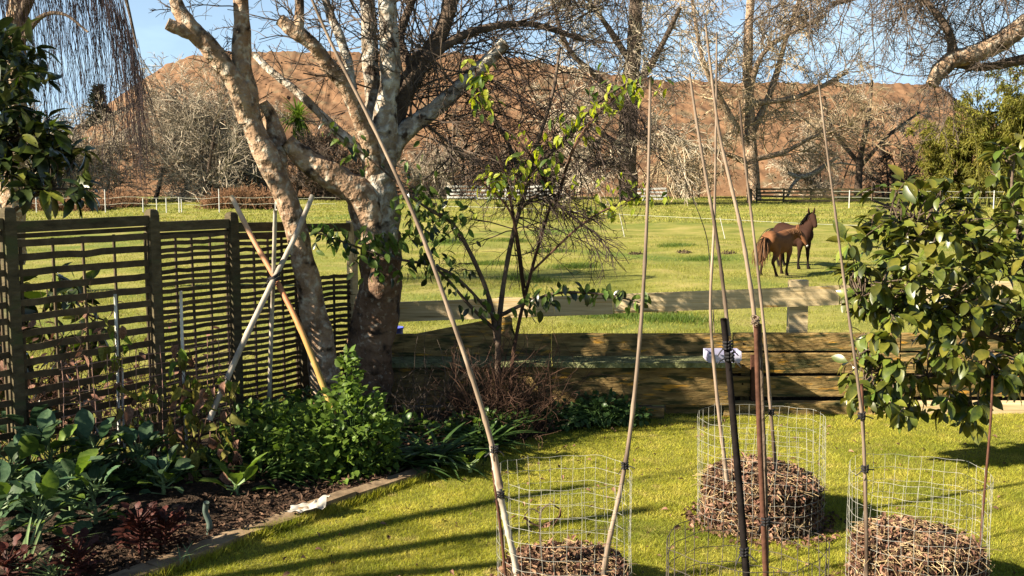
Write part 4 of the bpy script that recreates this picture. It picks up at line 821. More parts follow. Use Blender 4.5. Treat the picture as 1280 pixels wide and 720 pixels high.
# bay-dun pony: rump to the camera, walking away to the right, neck turned right, head low
horse('brown pony with dark legs and long tail seen from behind, nearer of the two horses', 973, 344, .95, math.radians(48), coat('dun_coat', (.15, .066, .03), (.03, .018, .012), .42, .66),
  [(.46, 0, 1.05, .16, .27), (.62, -.05, 1.13, .12, .21), (.74, -.13, 1.19, .095, .165), (.81, -.2, 1.22, .08, .13)],
  [(.81, -.21, 1.24, .085, .125), (.85, -.31, 1.15, .085, .125), (.87, -.40, 1.01, .065, .09), (.88, -.45, .90, .055, .07), (.88, -.47, .85, .035, .04)],
  [leg_h(-.52, .17, -.12), leg_h(-.5, -.17, .14), leg_f(.42, .15, .12), leg_f(.42, -.15, -.14)], hair_b, True)
horse('dark brown horse with raised head and pricked ears behind the brown pony', 992, 334, 1.0, math.radians(-62), coat('dark_coat', (.030, .014, .009), (.010, .007, .006), .3, .7),
  [(.44, 0, 1.08, .17, .29), (.56, .02, 1.26, .13, .22), (.64, .04, 1.42, .1, .17), (.68, .05, 1.55, .085, .13)],
  [(.67, .05, 1.57, .09, .13), (.76, .02, 1.51, .085, .12), (.86, -.01, 1.39, .068, .09), (.92, -.03, 1.29, .057, .07), (.94, -.03, 1.25, .035, .04)],
  [leg_h(-.52, .17, .0), leg_h(-.5, -.17, .12), leg_f(.44, .15, .04), leg_f(.44, -.15, -.05)], hair_d)

# ================================================================ EVERGREENS WITH LARGE LEAVES
def broadleaf(name, label, base, skeleton, blobs, n_whorl, per, Lr, tmpl, mats, barkm, limit, droop=.45, cat='tree', inner=.0, face=None):
    t = thing(name, label, cat, base)
    sk = []; bb = MB()
    for k, pts in enumerate(skeleton):
        p, r = limb(pts, 18); sk.append(p); MB().tubes(p, r, 9, True).build('trunk' if k == 0 else 'limb', barkm, t, True)
    skp = np.concatenate(sk); C = []
    w = np.array([b_[3] * b_[2] for b_ in blobs], float); w /= w.sum()
    for _ in range(n_whorl):
        px, py, rx, ry, Yb, rd = blobs[rng.choice(len(blobs), p=w)]; v = unit(rng.normal(0, 1, 3)); rr = rng.uniform(.45, 1) ** .5
        c = P(px, py, Yb); k = Yb / F; C.append(c + v * rr * np.array((rx * k, rd, ry * k)))
    C = np.array(C)
    cen = np.array([P(b_[0], b_[1], b_[4]) for b_ in blobs]).mean(0)
    # thin branches from the skeleton to each whorl
    for c in C:
        j = np.argmin(((skp - c) ** 2).sum(1) + .4 * np.maximum(0, skp[:, 2] - c[2] + .1)); a = skp[j]; m = (a + c) / 2 + rng.normal(0, .05, 3) + (0, 0, .04)
        q = smooth_path(np.array([a, m, c]), 7); bb.tubes(q, np.linspace(.007, .0035, 7), 4)
    bb.build('branches', barkm, t, kind='stuff')
    n = len(C) * per; ci = np.repeat(np.arange(len(C)), per)
    out = unit(C[ci] - cen + np.array((0, 0, .2))); d = rng.normal(0, 1, (n, 3)); d = unit(d + out * .75 + np.array((0, 0, -droop))); pos = C[ci] + d * .02 + rng.normal(0, .012, (n, 3))
    nr = rng.normal(0, .45, (n, 3)) + np.array((0, 0, 1.)) + out * .5
    leaf_objs(t, tmpl, mats, pos, frames(d, nr), rng.uniform(*Lr, n), limit=limit); return t
YM = 8.7
T_MAG = leaf_template(.52, 6, .30, .28, .5, .012)
broadleaf('glossy_evergreen', 'evergreen tree with big glossy green leaves at the right, before the timber wall', P(1330, 590, YM),
  [[(1330, 590, YM, 7), (1322, 500, YM, 6.5), (1300, 400, YM, 6), (1280, 320, YM, 5), (1270, 230, YM, 3)], [(1312, 450, YM, 4), (1240, 420, YM - .1, 3.5), (1160, 400, YM - .2, 2.6), (1080, 380, YM - .2, 1.6)], [(1290, 360, YM, 4), (1220, 310, YM - .1, 3), (1140, 270, YM - .1, 2), (1090, 250, YM, 1.4)],
   [(1318, 480, YM, 3.5), (1230, 470, YM - .1, 2.5), (1140, 470, YM - .2, 1.6), (1080, 460, YM - .2, 1.2)], [(1275, 300, YM, 3), (1265, 240, YM, 2), (1268, 200, YM, 1.4)], [(1300, 400, YM, 3.5), (1200, 370, YM + .3, 2.5), (1120, 340, YM + .3, 1.6)]],
  [(1150, 258, 72, 48, YM - .1, .35), (1105, 330, 55, 60, YM - .15, .4), (1185, 340, 90, 70, YM - .25, .5), (1255, 320, 60, 80, YM - .2, .5), (1130, 410, 70, 55, YM - .2, .45), (1220, 420, 75, 60, YM - .3, .5), (1085, 470, 34, 32, YM - .2, .25), (1130, 490, 45, 32, YM - .25, .25), (1200, 480, 60, 35, YM - .2, .3), (1268, 205, 26, 32, YM, .25), (1075, 350, 32, 25, YM - .1, .2), (1290, 430, 50, 70, YM, .5), (1215, 520, 16, 16, YM - .1, .12)],
  370, 6, (.09, .18), T_MAG, [MT['leaf_magnolia'], MT['leaf_magnolia'], MT['leaf_magnolia'], MT['leaf_magnolia_y']], MT['bark_dark'], 300, .8)
YL = 9.6
T_LOQ = leaf_template(.36, 6, .35, .3, .5, .01)
broadleaf('dark_evergreen_shrub', 'dark large-leaved evergreen shrub rising behind the trellis fence at far left', P(-60, 560, YL),
  [[(-60, 560, YL, 8), (-50, 400, YL, 7), (-40, 250, YL, 6), (-20, 120, YL, 4), (0, 60, YL, 2.5)], [(-46, 330, YL, 4), (10, 270, YL - .1, 3), (60, 238, YL - .2, 2), (120, 240, YL - .2, 1.2)], [(-40, 240, YL, 4), (10, 180, YL, 3), (60, 160, YL, 1.8)], [(-50, 420, YL, 4), (20, 400, YL, 3), (90, 390, YL + .1, 2), (130, 400, YL + .1, 1)], [(-52, 460, YL, 4), (40, 480, YL, 3), (110, 500, YL + .2, 2)]],
  [(20, 130, 62, 60, YL, .4), (45, 178, 62, 34, YL - .1, .35), (-10, 80, 55, 60, YL, .4), (85, 236, 52, 14, YL - .2, .12), (20, 60, 26, 24, YL, .2), (25, 190, 55, 50, YL - .05, .3), (60, 400, 70, 70, YL + .1, .2), (60, 500, 80, 50, YL + .2, .2), (-40, 200, 60, 60, YL, .5), (-50, 400, 60, 90, YL, .4)],
  250, 7, (.15, .26), T_LOQ, [MT['leaf_dark']] * 3 + [MT['leaf_magnolia']], MT['bark_dark'], 260, .5, 'shrub')
broadleaf('evergreen_tree', 'leafy evergreen tree beyond the left edge of the picture, behind the fence', (-5.9, 8.0, 0),
  [[(-335, 620, 7.8, 16), (-340, 400, 7.8, 14), (-345, 200, 7.8, 11), (-370, 0, 7.6, 8), (-390, -150, 7.4, 5)], [(-345, 180, 7.8, 7), (-320, 60, 8.1, 5), (-300, 0, 8.4, 3)], [(-350, 150, 7.8, 7), (-430, 20, 7.5, 5), (-450, -80, 7.2, 3)]],
  [(-385, -160, 120, 90, 7.6, .45), (-400, -190, 120, 80, 7.5, .45)],
  36, 6, (.15, .26), T_LOQ, [MT['leaf_dark'], MT['leaf_magnolia']], MT['bark_dark'], 0, .5)
# leafless brush behind the trellis
def stems(name, label, cat, base, n, W, D, H, m, r, group=None, spread=.35, kids=4, leafm=None, leafn=0, wob=.14):
    t = thing(name, label, cat, base, group); st = np.asarray(base) + np.stack([rng.normal(0, W * .3, n), rng.normal(0, D * .3, n), np.zeros(n)], -1)
    dr = np.stack([rng.normal(0, spread, n), rng.normal(0, spread * .7, n), np.ones(n)], -1); pa = grow(st, dr, H * rng.uniform(.4, 1.1, n), 9, wob, .03); b = MB(); b.tubes(pa, taper(n, 9, r, r * .4), 3)
    s, d, tt = spawn(pa, kids, .2, 1, .7); q = grow(s, d, H * rng.uniform(.1, .4, len(s)), 6, .18, .03); b.tubes(q, taper(len(q), 6, r * .5, r * .22), 3)
    b.build('stems', m, t, kind='stuff')
    if leafm:
        s, d, tt = spawn(q, max(1, leafn // len(q)), .1, 1, .9); d = unit(d + np.array((0, 0, -.4))); leaf_objs(t, T_PR, [leafm], s, frames(d, rng.normal(0, .5, d.shape) + (0, -.3, 1)), rng.uniform(.05, .11, len(s)), limit=120)
    return t
stems('brush_behind_fence', 'leafless brown brush with dead leaves behind the open trellis panel', 'brush', FP(.5, -.55, 0), 40, 1.0, .5, 1.5, MT['twig_brown'], .007, None, .25, 5, MT['litter'], 420)
stems('brush_behind_fence', 'leafless brown brush behind the fine-slatted trellis panel', 'brush', FP(1.75, -.6, 0), 36, .9, .5, 1.1, MT['twig_brown'], .007, None, .25, 5, MT['litter'], 300)
stems('twiggy_bush', 'dead brown twiggy bush around the prunus stem before the planter', 'bush', G(622, 545), 210, .62, .4, .95, MT['twig_brown'], .0055, None, .5, 4)
stems('wiry_brush', 'thin wiry bare stems at the foot of the thick trunk', 'brush', G(525, 545), 40, .5, .3, .95, MT['twig'], .004, None, .4, 4)

# ================================================================ WIRE CAGES WITH LITTER PILES
def cage(label, px, Y, d, h, wm, nv=34, nh=10, wr=.0010, squash=0.0, skew=0.0):
    c = np.array(((px - 640) / F * Y, Y, 0.)); t = thing('wire_cage', label, 'wire cage', c, 'wire netting cages on the lawn'); R_ = d / 2
    ph = rng.uniform(0, 6, 5)
    def sh(a, z): k = 1 + .03 * np.sin(2 * a + ph[0]) + .012 * np.sin(3 * a + ph[1] + z * 2) + .010 * np.sin(7 * a + ph[2] + z * 6); return np.stack([c[0] + np.cos(a) * R_ * k + skew * z, c[1] + np.sin(a) * R_ * k, z + .012 * np.sin(3 * a + ph[3]) * (z / h) + .004 * np.sin(11 * a + ph[4] + 9 * z)], -1)
    b = MB(); a = np.linspace(0, 2 * math.pi * 1.03, 73)
    for z in np.linspace(.02, h, nh): b.tubes(sh(a, np.full(73, z)), np.full(73, wr), 4)
    b.build('horizontal_wires', wm, t, kind='stuff'); b = MB()
    for a0 in np.linspace(0, 2 * math.pi, nv, endpoint=False) + rng.normal(0, .012, nv):
        zz = np.linspace(.0, h + rng.uniform(-.01, .015), 12); b.tubes(sh(a0 + .018 * np.sin(zz * 9 + a0 * 3), zz), np.full(12, wr), 4)
    b.build('vertical_wires', wm, t, kind='stuff'); return c, sh
T_LIT = leaf_template(.55, 3, .5, .9, .45)
def pile(label, c, d, h, nl, ns, rim=.0):
    t = thing('leaf_litter_pile', label, 'leaf pile', c, 'leaf litter piles inside the cages'); R_ = d / 2 * .93
    V = []; prof = [(1.05, 0), (1.0, .22), (.98, .55), (.93, .82), (.78, .95), (.45, 1.02), (.0, 1.04)]; n = 48
    for k, (rr, zz) in enumerate(prof):
        for j in range(n):
            a = 2 * math.pi * j / n; w = 1 + .05 * mnoise.noise(Vector((math.cos(a) * 3, math.sin(a) * 3, zz * 4 + h * 9))); hh = h * (1 + .10 * mnoise.noise(Vector((math.cos(a) * rr * 2, math.sin(a) * rr * 2, h * 5))))
            V.append((c[0] + math.cos(a) * R_ * rr * w * .95, c[1] + math.sin(a) * R_ * rr * w * .95, zz * hh * .97))
    Q = [(k * n + j, k * n + (j + 1) % n, (k + 1) * n + (j + 1) % n, (k + 1) * n + j) for k in range(len(prof) - 1) for j in range(n)]
    MB().add(V, Q).build('core', MT['litter_core'], t, True)
    def surf(m, f=.6):
        a = rng.uniform(0, 2 * math.pi, m); top = rng.random(m) > f; rr = np.where(top, R_ * np.sqrt(rng.random(m)), R_ * rng.uniform(.93, 1.02, m)); z = np.where(top, h * (1.03 - .2 * (rr / R_) ** 3 + .05 * np.sin(a * 2 + h * 30)) + rng.normal(0, .014, m), rng.uniform(0, h * .9, m)); rr = np.where(top, rr, rr * (1.05 - .08 * z / h + .035 * np.sin(a * 3 + z * 9 + h * 20)))
        nrm = np.stack([np.cos(a) * ~top, np.sin(a) * ~top, top * 1.0], -1); return np.stack([c[0] + np.cos(a) * rr, c[1] + np.sin(a) * rr, z], -1), nrm
    p, nrm = surf(nl); dd = unit(rng.normal(0, 1, (nl, 3)) + nrm * .05); b = MB(); b.inst(T_LIT, p, frames(dd, nrm + rng.normal(0, .6, (nl, 3))), rng.uniform(.016, .055, nl)); b.build('dead_leaves', MT['litter'], t, kind='stuff')
    p, nrm = surf(ns, .35); dd = rng.normal(0, 1, (ns, 3)); dd = unit(dd - (dd * nrm).sum(1, keepdims=True) * nrm * .93); pa = grow(p + nrm * .008, dd, rng.uniform(.04, .13, ns), 5, .12, .10); b = MB(); b.tubes(pa, taper(ns, 5, .0022, .0015), 3); b.build('straw', MT['straw'], t, kind='stuff')
    m = 260; a = rng.uniform(0, 2 * math.pi, m); rr = d / 2 * (1 + np.abs(rng.normal(0, .22, m))); p = np.stack([c[0] + np.cos(a) * rr, c[1] + np.sin(a) * rr, np.full(m, .02)], -1); dd = unit(rng.normal(0, 1, (m, 3)) * (1, 1, .2))
    b = MB(); b.inst(T_LIT, p, frames(dd, rng.normal(0, .5, (m, 3)) + (0, 0, 1)), rng.uniform(.03, .06, m)); b.build('strewn_leaves', MT['litter'], t, kind='stuff'); return t
cA, shA = cage('galvanised netting cage standing farthest back on the lawn with the tallest pile', 959, 7.25, .86, .77, MT['wire'], 36, 11)
pile('tall brown leaf and straw pile inside the farthest cage', cA, .86, .37, 5200, 1300)
cB, shB = cage('galvanised netting cage at centre left, leaning, with two canes tied to it', 710, 5.95, .77, .75, MT['wire'], 32, 10, skew=-.02)
pile('low leaf litter pile in the centre-left cage, straw on its left', cB, .77, .21, 3600, 900)
cC, shC = cage('galvanised netting cage at the right below the glossy evergreen', 1163, 5.95, .77, .755, MT['wire'], 32, 10)
pile('straw-topped leaf pile in the right-hand cage', cC, .77, .36, 4600, 1500)
cD, shD = cage('dark netting cage nearest the camera around the black stakes', 942, 4.75, .75, .765, MT['wire_dark'], 30, 10, .002)
# loose curls of wire at the top of the dark cage
for k_, (px, py) in enumerate(((862, 668), (1036, 672))): pass

# ================================================================ CANES AND STAKES
def cane(label, pts, r0, r1, m, name='bamboo_cane', nodes=True, cat='cane', tie=None, group='canes and stakes of the cages'):
    w = np.array([P(*p) for p in pts]); s = smooth_path(w, 60); K = 60; r = np.linspace(r0, r1, K)
    if nodes:
        for j in range(4, K, 6): r[j] *= 1.22
    t = thing(name, label, cat, s[-1], group); shaft = MB().tubes(s, r, 8, True).build('shaft', m, t, True)
    for tp in (tie or ()):
        c = P(*tp); th = np.linspace(0, 6 * math.pi, 40); b = MB(); rr = .018
        b.tubes(np.stack([c[0] + rr * np.cos(th), c[1] + rr * np.sin(th), c[2] + np.linspace(-.022, .022, 40)], -1), np.full(40, .0055), 5)
        for sg in (-1, 1): b.tubes(grow(c[None], np.array([(sg * .8, -.4, -.15)]), np.array([.07]), 6, .15, .12), taper(1, 6, .004, .003), 4)
        b.build('tie', MT['tie'], shaft)
    return t
YB = 5.95
cane('long curved bamboo cane sweeping from the top left down to the centre-left cage', [(384, -14, YB - .1), (418, 62, YB - .1), (470, 165, YB - .15), (522, 280, YB - .2), (562, 390, YB - .22), (596, 490, YB - .22), (616, 560, YB - .22), (626, 610, YB - .22)], .0075, .016, MT['cane'], tie=[(618, 562, YB - .24)])
cane('short weathered grey stake at the left rim of the centre-left cage', [(615, 556, YB - .18), (622, 600, YB - .18), (632, 650, YB - .18), (644, 705, YB - .18), (652, 765, YB - .18)], .017, .018, MT['grey_pole'], 'stake', tie=[(626, 618, YB - .2)], cat='stake')
cane('short rusty stake touching the left rim of the centre-left cage', [(612, 538, YB - .15), (618, 600, YB - .15), (628, 680, YB - .15), (636, 765, YB - .15)], .009, .009, MT['cane_red'], 'stake', False, 'stake')
cane('tall bamboo cane leaning to the right side of the centre-left cage', [(813, 100, YB + .1), (811, 200, YB + .05), (807, 310, YB), (800, 420, YB - .05), (789, 530, YB - .1), (778, 600, YB - .15), (766, 655, YB - .2), (757, 700, YB - .22), (750, 755, YB - .22)], .008, .016, MT['cane'], tie=[(781, 582, YB - .16)])
YA = 7.2
cane('pale thin cane rising from the left of the farthest cage', [(896, 40, YA - .1), (895, 150, YA - .15), (893, 270, YA - .18), (888, 380, YA - .2), (892, 450, YA - .2), (899, 520, YA - .2), (907, 585, YA - .15), (912, 640, YA - .1)], .006, .015, MT['cane'])
cane('pale cane rising from the right of the farthest cage', [(924, 125, YA), (931, 200, YA), (940, 275, YA), (948, 345, YA), (957, 430, YA), (964, 520, YA), (971, 600, YA), (976, 650, YA)], .007, .014, MT['cane'], tie=[(964, 515, YA - .02)])
YD = 4.75
cane('slender brown cane tied to the black stake of the nearest cage', [(862, 92, YD - .05), (872, 160, YD - .08), (884, 230, YD - .1), (894, 285, YD - .1), (903, 350, YD - .12), (911, 420, YD - .14)], .0055, .009, MT['cane'], tie=[(909, 432, YD - .16)])
cane('black stake left of centre in the nearest cage', [(904, 398, YD - .15), (911, 460, YD - .15), (918, 540, YD - .17), (926, 630, YD - .19), (933, 720, YD - .2), (939, 820, YD - .2)], .014, .018, MT['cane_dark'], 'stake', False, 'stake', tie=[(930, 690, YD - .2), (912, 446, YD - .17)])
cane('tall pale cane ending at the twine knot on the rusty stake', [(882, 30, YD + .1), (889, 90, YD + .1), (898, 160, YD + .08), (911, 220, YD + .06), (924, 275, YD + .05), (934, 330, YD + .05), (943, 395, YD + .05), (948, 460, YD + .04)], .005, .0115, MT['cane'])
cane('rusty brown stake right of centre in the nearest cage', [(945, 395, YD + .02), (947, 470, YD + .02), (950, 560, YD + .02), (954, 650, YD + .02), (957, 720, YD + .02), (959, 820, YD + .02)], .012, .014, MT['cane_red'], 'stake', False, 'stake', tie=[(957, 652, YD + .0)])
cane('thin dark cane pressed against the rusty stake of the nearest cage', [(950, 405, YD + .06), (953, 500, YD + .06), (957, 600, YD + .05), (959, 720, YD + .05), (961, 820, YD + .05)], .008, .009, MT['bark_dark'])
b = MB(); c = P(944, 403, YD)
for k in range(9):
    th = np.linspace(0, 2 * math.pi, 20) + rng.uniform(0, 6); rr = rng.uniform(.012, .018); b.tubes(np.stack([c[0] + rr * np.cos(th) + .006 * rng.normal(), c[1] + rr * np.sin(th), c[2] + rng.normal(0, .01) + .012 * np.sin(th + k)], -1), np.full(20, .0022), 4)
tag(b.build('twine_knot', MT['cane'], None, origin=c), 'loose knot of grey-brown twine on top of the rusty stake', 'twine')
YC = 5.95
cane('tall thin reddish cane at the left of the right-hand cage', [(1023, 100, YC - .1), (1034, 190, YC - .12), (1046, 280, YC - .14), (1059, 380, YC - .15), (1070, 460, YC - .16), (1078, 530, YC - .17), (1082, 620, YC - .18), (1084, 770, YC - .18)], .005, .011, MT['cane'], tie=[(1081, 586, YC - .2), (1077, 520, YC - .18)])
cane('short rusty rod alongside the tall reddish cane', [(1077, 480, YC - .13), (1080, 560, YC - .14), (1082, 660, YC - .15), (1084, 770, YC - .16)], .009, .010, MT['cane_red'], 'stake', False, 'stake')
cane('slim rusty rod at the right of the right-hand cage', [(1241, 470, YC - .05), (1238, 530, YC - .06), (1232, 600, YC - .08), (1227, 660, YC - .1), (1222, 740, YC - .1)], .007, .008, MT['cane_red'], 'stake', False, 'stake')
cane('thin whitish twig standing in the paddock left of the horses', [(846, 190, 12.2), (858, 230, 12.2), (874, 268, 12.2), (884, 300, 12.2), (888, 340, 12.2), (892, 400, 12.2), (893, 440, 12.2)], .004, .007, MT['cane'], 'bare_twig', False, 'twig')
# seedling with curled dead leaves in the centre-left cage
sg = thing('dead_seedling', 'thin dark seedling with curled dead leaves inside the centre-left cage', 'seedling', (cB[0], cB[1], .28))
b = MB(); p, r = limb([(677, 700, 5.95, 1.2), (675, 665, 5.95, 1.1), (676, 640, 5.95, 1), (688, 630, 5.95, .9), (699, 636, 5.95, .8)], 16); b.tubes(p, r * 1.2, 5)
p, r = limb([(676, 642, 5.95, 1), (664, 636, 5.95, .8), (656, 644, 5.95, .7)], 10); b.tubes(p, r, 5); b.build('stem', MT['bark_dark'], sg)
T_CUR = leaf_template(.3, 7, 1.1, .8, .4)
pos = np.array([P(699, 634, 5.95), P(701, 640, 5.95), P(690, 655, 5.95), P(656, 642, 5.95), P(659, 650, 5.94)]); d = np.array([(.3, -.3, -.7), (-.2, 0, -1), (-.7, 0, -.2), (.1, .1, -1), (-.1, -.2, -1)])
leaf_objs(sg, T_CUR, [MT['litter']], pos, frames(d, np.array([(1., 0, .3), (1, .2, 0), (0, -1, .4), (-1, 0, .2), (-1, .3, .1)])), np.array((.10, .09, .07, .10, .07)), 'dead_leaf')

# ================================================================ POLE TRIPOD AND WHITE STAKES
YT = 8.55
tp = thing('pole_tripod', 'wigwam of three poles tied together before the trellis fence', 'pole tripod', G(345, 560))
for pts, r0, r1, m in (([(289, 245, YT + .45), (318, 302, YT + .3), (345, 350, YT + .12), (376, 412, YT - .1), (408, 492, YT - .25), (420, 520, YT - .3)], .021, .026, 'orange_pole'), ([(391, 244, YT + .3), (367, 300, YT + .2), (343, 348, YT + .06), (308, 420, YT - .2), (273, 498, YT - .35), (262, 525, YT - .4)], .021, .025, 'grey_pole'), ([(344, 262, YT - .1), (342, 340, YT + .14), (339, 420, YT + .45), (336, 520, YT + .7)], .016, .019, 'grey_pole')):
    s = smooth_path(np.array([P(*q) for q in pts]), 50); r = np.linspace(r0, r1, 50)
    for j in range(5, 50, 8): r[j] *= 1.13
    MB().tubes(s, r, 10, True).build('pole', MT[m], tp, True)
c = P(343, 348, YT + .1); b = MB()
for k in range(5):
    th = np.linspace(0, 2 * math.pi, 24); a = rng.normal(0, .35); b.tubes(np.stack([c[0] + .05 * np.cos(th), c[1] + .055 * np.sin(th) - .01, c[2] + (k - 2) * .014 + .03 * np.cos(th + a)], -1), np.full(24, .006), 5)
for k in range(3): b.tubes(grow(c[None] + (0, -.05, 0), np.array([(rng.normal(0, .6), -.5, -.4)]), np.array([.12]), 7, .25, .1), taper(1, 7, .004, .003), 4)
b.build('tie', MT['tie'], tp)
def white_stake(label, pts, r):
    w = np.array([P(*q) for q in pts]); s = smooth_path(w, 14); t = MB().tubes(s, np.full(14, r), 8, True).build('white_stake', MT['white_pole'], None, True, origin=s[-1]); tag(t, label, 'stake', 'white stakes in the bed')
white_stake('left white stake with a withered vine, before the open trellis panel', [(144, 368, 8.2), (147, 460, 8.2), (150, 600, 8.2)], .013)
white_stake('right white stake inside the tangle of withered vines', [(226, 364, 8.35), (229, 460, 8.35), (236, 610, 8.35)], .013)
white_stake('thin grey stake just beside the left white stake', [(153, 460, 8.22), (154, 520, 8.22), (157, 600, 8.22)], .009)

# rusty reinforcing mesh leaning before the trellis
rm_ = thing('rusty_mesh', 'square rusty reinforcing mesh standing in front of the trellis', 'mesh', FP(.95, .45, 0))
def MP(s, z): return FP(s, .32 + .05 * math.sin(s * 2), z)
for k, z in enumerate(np.linspace(.06, 1.02, 11)): MB().tubes(np.array([MP(s, z + .01 * math.sin(s * 5 + k)) for s in np.linspace(.32, 1.98, 16)]), np.full(16, .0035), 4).build('wire', MT['wire_rust'], rm_)
for k, s in enumerate(np.linspace(.34, 1.96, 14)): MB().tubes(np.array([MP(s + .008 * math.sin(z * 9 + k), z) for z in np.linspace(.02, 1.08, 10)]), np.full(10, .0035), 4).build('wire', MT['wire_rust'], rm_)

# ================================================================ BED PLANTS
T_BR = leaf_template(.62, 7, .38, .35, .6, .03)
def brassica(label, px, py, H, n, L, mats=None, name='brassica_plant', cat='plant', group='leafy plants in the bed', tm=T_BR):
    base = G(px, py, .05); t = thing(name, label, cat, base, group); mats = mats or [MT['leaf_brassica']] * 3 + [MT['leaf_bush']]
    p = np.array([base, base + (0, 0, H * .5), base + (rng.normal(0, .02), 0, H)]); MB().tubes(smooth_path(p, 8), np.linspace(.018, .008, 8), 6).build('stem', MT['leaf_leek'] if name != 'red_lettuce' else MT['leaf_red'], t)
    z = rng.uniform(.1, 1, n) ** .8 * H; a = np.arange(n) * 2.4 + rng.normal(0, .3, n); el = .15 + 1.0 * (z / H) + rng.normal(0, .15, n); d = np.stack([np.cos(a) * np.cos(el), np.sin(a) * np.cos(el), np.sin(el)], -1)
    pos = base + np.stack([np.cos(a) * .05, np.sin(a) * .05, z], -1) + d * .05; pet = MB()
    pet.tubes(np.stack([np.stack([np.full(n, base[0]), np.full(n, base[1]), base[2] + z * .9], -1), pos], 1), np.full((n, 2), .006), 4); pet.build('petioles', MT['leaf_leek'] if name != 'red_lettuce' else MT['leaf_red'], t)
    leaf_objs(t, tm, mats, pos, frames(d, rng.normal(0, .2, (n, 3)) + (0, 0, 1)), L * rng.uniform(.65, 1.1, n)); return t
bl = ['at the far left edge of the bed', 'left, under the open trellis panel', 'with the palest upright leaf, below the first white stake', 'between the two white stakes', 'in front of the first fence post', 'in the left foreground behind the leeks', 'in the left foreground beside the red lettuces', 'at the mesh, under the right white stake', 'at the very left foreground corner', 'in the row middle before the mesh']
for lab, (px, py, H, n, L) in zip(bl, [(15, 640, .42, 16, .27), (65, 630, .45, 18, .26), (120, 620, .42, 18, .26), (175, 612, .34, 15, .24), (38, 610, .50, 16, .26), (50, 680, .32, 15, .24), (120, 660, .30, 15, .21), (205, 625, .24, 12, .2), (-5, 690, .35, 14, .26), (90, 655, .36, 16, .23)]): brassica('blue-green broad-leaved brassica ' + lab, px, py, H, int(n * 1.7), L * .82)
brassica('small light green comfrey rosette in front of the vine tangle', 296, 622, .10, 9, .24, [MT['leaf_bush']], tm=leaf_template(.42, 6, .35, .3, .5, .01))
brassica('small green rosette at the far end of the bed edging', 588, 590, .08, 8, .14, [MT['leaf_bush']], tm=leaf_template(.5, 5, .35, .3, .5))
T_LE = leaf_template(.8, 5, .4, .2, .65, .09)
for lab, px, py, H, n in (('tallest red-leaved lettuce, bolted, in the dark mulch', 176, 695, .26, 34), ('red-leaved lettuce right of the bolted one', 207, 688, .22, 26), ('red-brown lettuce in the left foreground beside the leeks', 98, 722, .2, 32), ('pinkish red lettuce at the bottom left corner', 12, 725, .14, 20)):
    brassica(lab, px, py, H, int(n * 1.7), .075, [MT['leaf_red']], 'red_lettuce', 'lettuce', 'red lettuces in the bed', T_LE)
T_SW = leaf_template(.05, 7, .75, .5, .3); T_SW2 = leaf_template(.075, 7, .65, .4, .35)
def strappy(name, label, px, py, n, L, m, tm, up=1.2, cat='plant', group=None, dz=.04, spread=.04):
    base = G(px, py, dz); t = thing(name, label, cat, base, group); a = rng.uniform(0, 2 * math.pi, n); d = unit(np.stack([np.cos(a), np.sin(a), up + rng.normal(0, .4, n)], -1)); pos = base + rng.normal(0, spread, (n, 3)) * (1, 1, .1)
    leaf_objs(t, tm, [m], pos, frames(d, (0, 0, 1) + rng.normal(0, .1, (n, 3))), L * rng.uniform(.6, 1.1, n)); return t
for lab, px, py, n, L in (('upright clump of green leeks at the bottom left', 66, 728, 24, .30), ('thin drooping leek in the left corner', 28, 722, 12, .42), ('low leek seedlings by the edging', 225, 706, 8, .16)): strappy('leek_clump', lab, px, py, n, L, MT['leaf_leek'], T_SW, 2.2, 'leek', 'leeks in the bed', .04, .025)
for lab, px, py, n in (('dark strap-leaved clump right of the green bush', 545, 580, 90), ('strap-leaved clump below the thick trunk', 500, 585, 70), ('strap-leaved clump beside the twiggy bush', 605, 560, 70), ('strap-leaved clump under the pole wigwam', 330, 600, 60), ('strap-leaved clump behind the vine tangle', 265, 585, 50)): strappy('strap_leaf_clump', lab, px, py, n, .5, MT['leaf_strap'], T_SW2, .95, 'plant', 'dark strap-leaved clumps')
# vines on the white stakes
T_VI = leaf_template(.5, 6, .55, .8, .36, .04)
def vine(label, runs, n, Lr, tw, spread=.05):
    s0 = G(runs[0][0][0], runs[0][0][1]) if False else P(*runs[0][0]); t = thing('withered_vine', label, 'vine', (s0[0], s0[1], .05), 'withered bean vines on stakes'); b = MB()
    for rr in runs:
        w = np.array([P(*q) for q in rr]); s = smooth_path(w, 40)
        for k in range(tw): b.tubes(s + np.stack([.025 * np.cos(np.linspace(0, 9, 40) + k * 2), .025 * np.sin(np.linspace(0, 9, 40) + k * 2), 0 * s[:, 0]], -1) + rng.normal(0, .006, s.shape), np.full(40, .0035), 4)
    b.build('stem', MT['twig_brown'], t); ps = []
    for rr in runs:
        s = smooth_path(np.array([P(*q) for q in rr]), 40); m = n // len(runs); ps.append(s[rng.integers(0, 40, m)] + rng.normal(0, spread, (m, 3)))
    pos = np.concatenate(ps); m = len(pos); d = rng.normal(0, .5, (m, 3)) + (0, -.1, -1); leaf_objs(t, T_VI, [MT['leaf_vine'], MT['leaf_vine'], MT['leaf_bush'], MT['litter']], pos, frames(d, rng.normal(0, .5, (m, 3)) + (0, -1, .5)), rng.uniform(*Lr, m))
vine('withered yellowing vine on the left white stake', [[(150, 600, 8.15), (148, 500, 8.15), (142, 430, 8.15), (140, 405, 8.15)]], 26, (.08, .16), 2, .035)
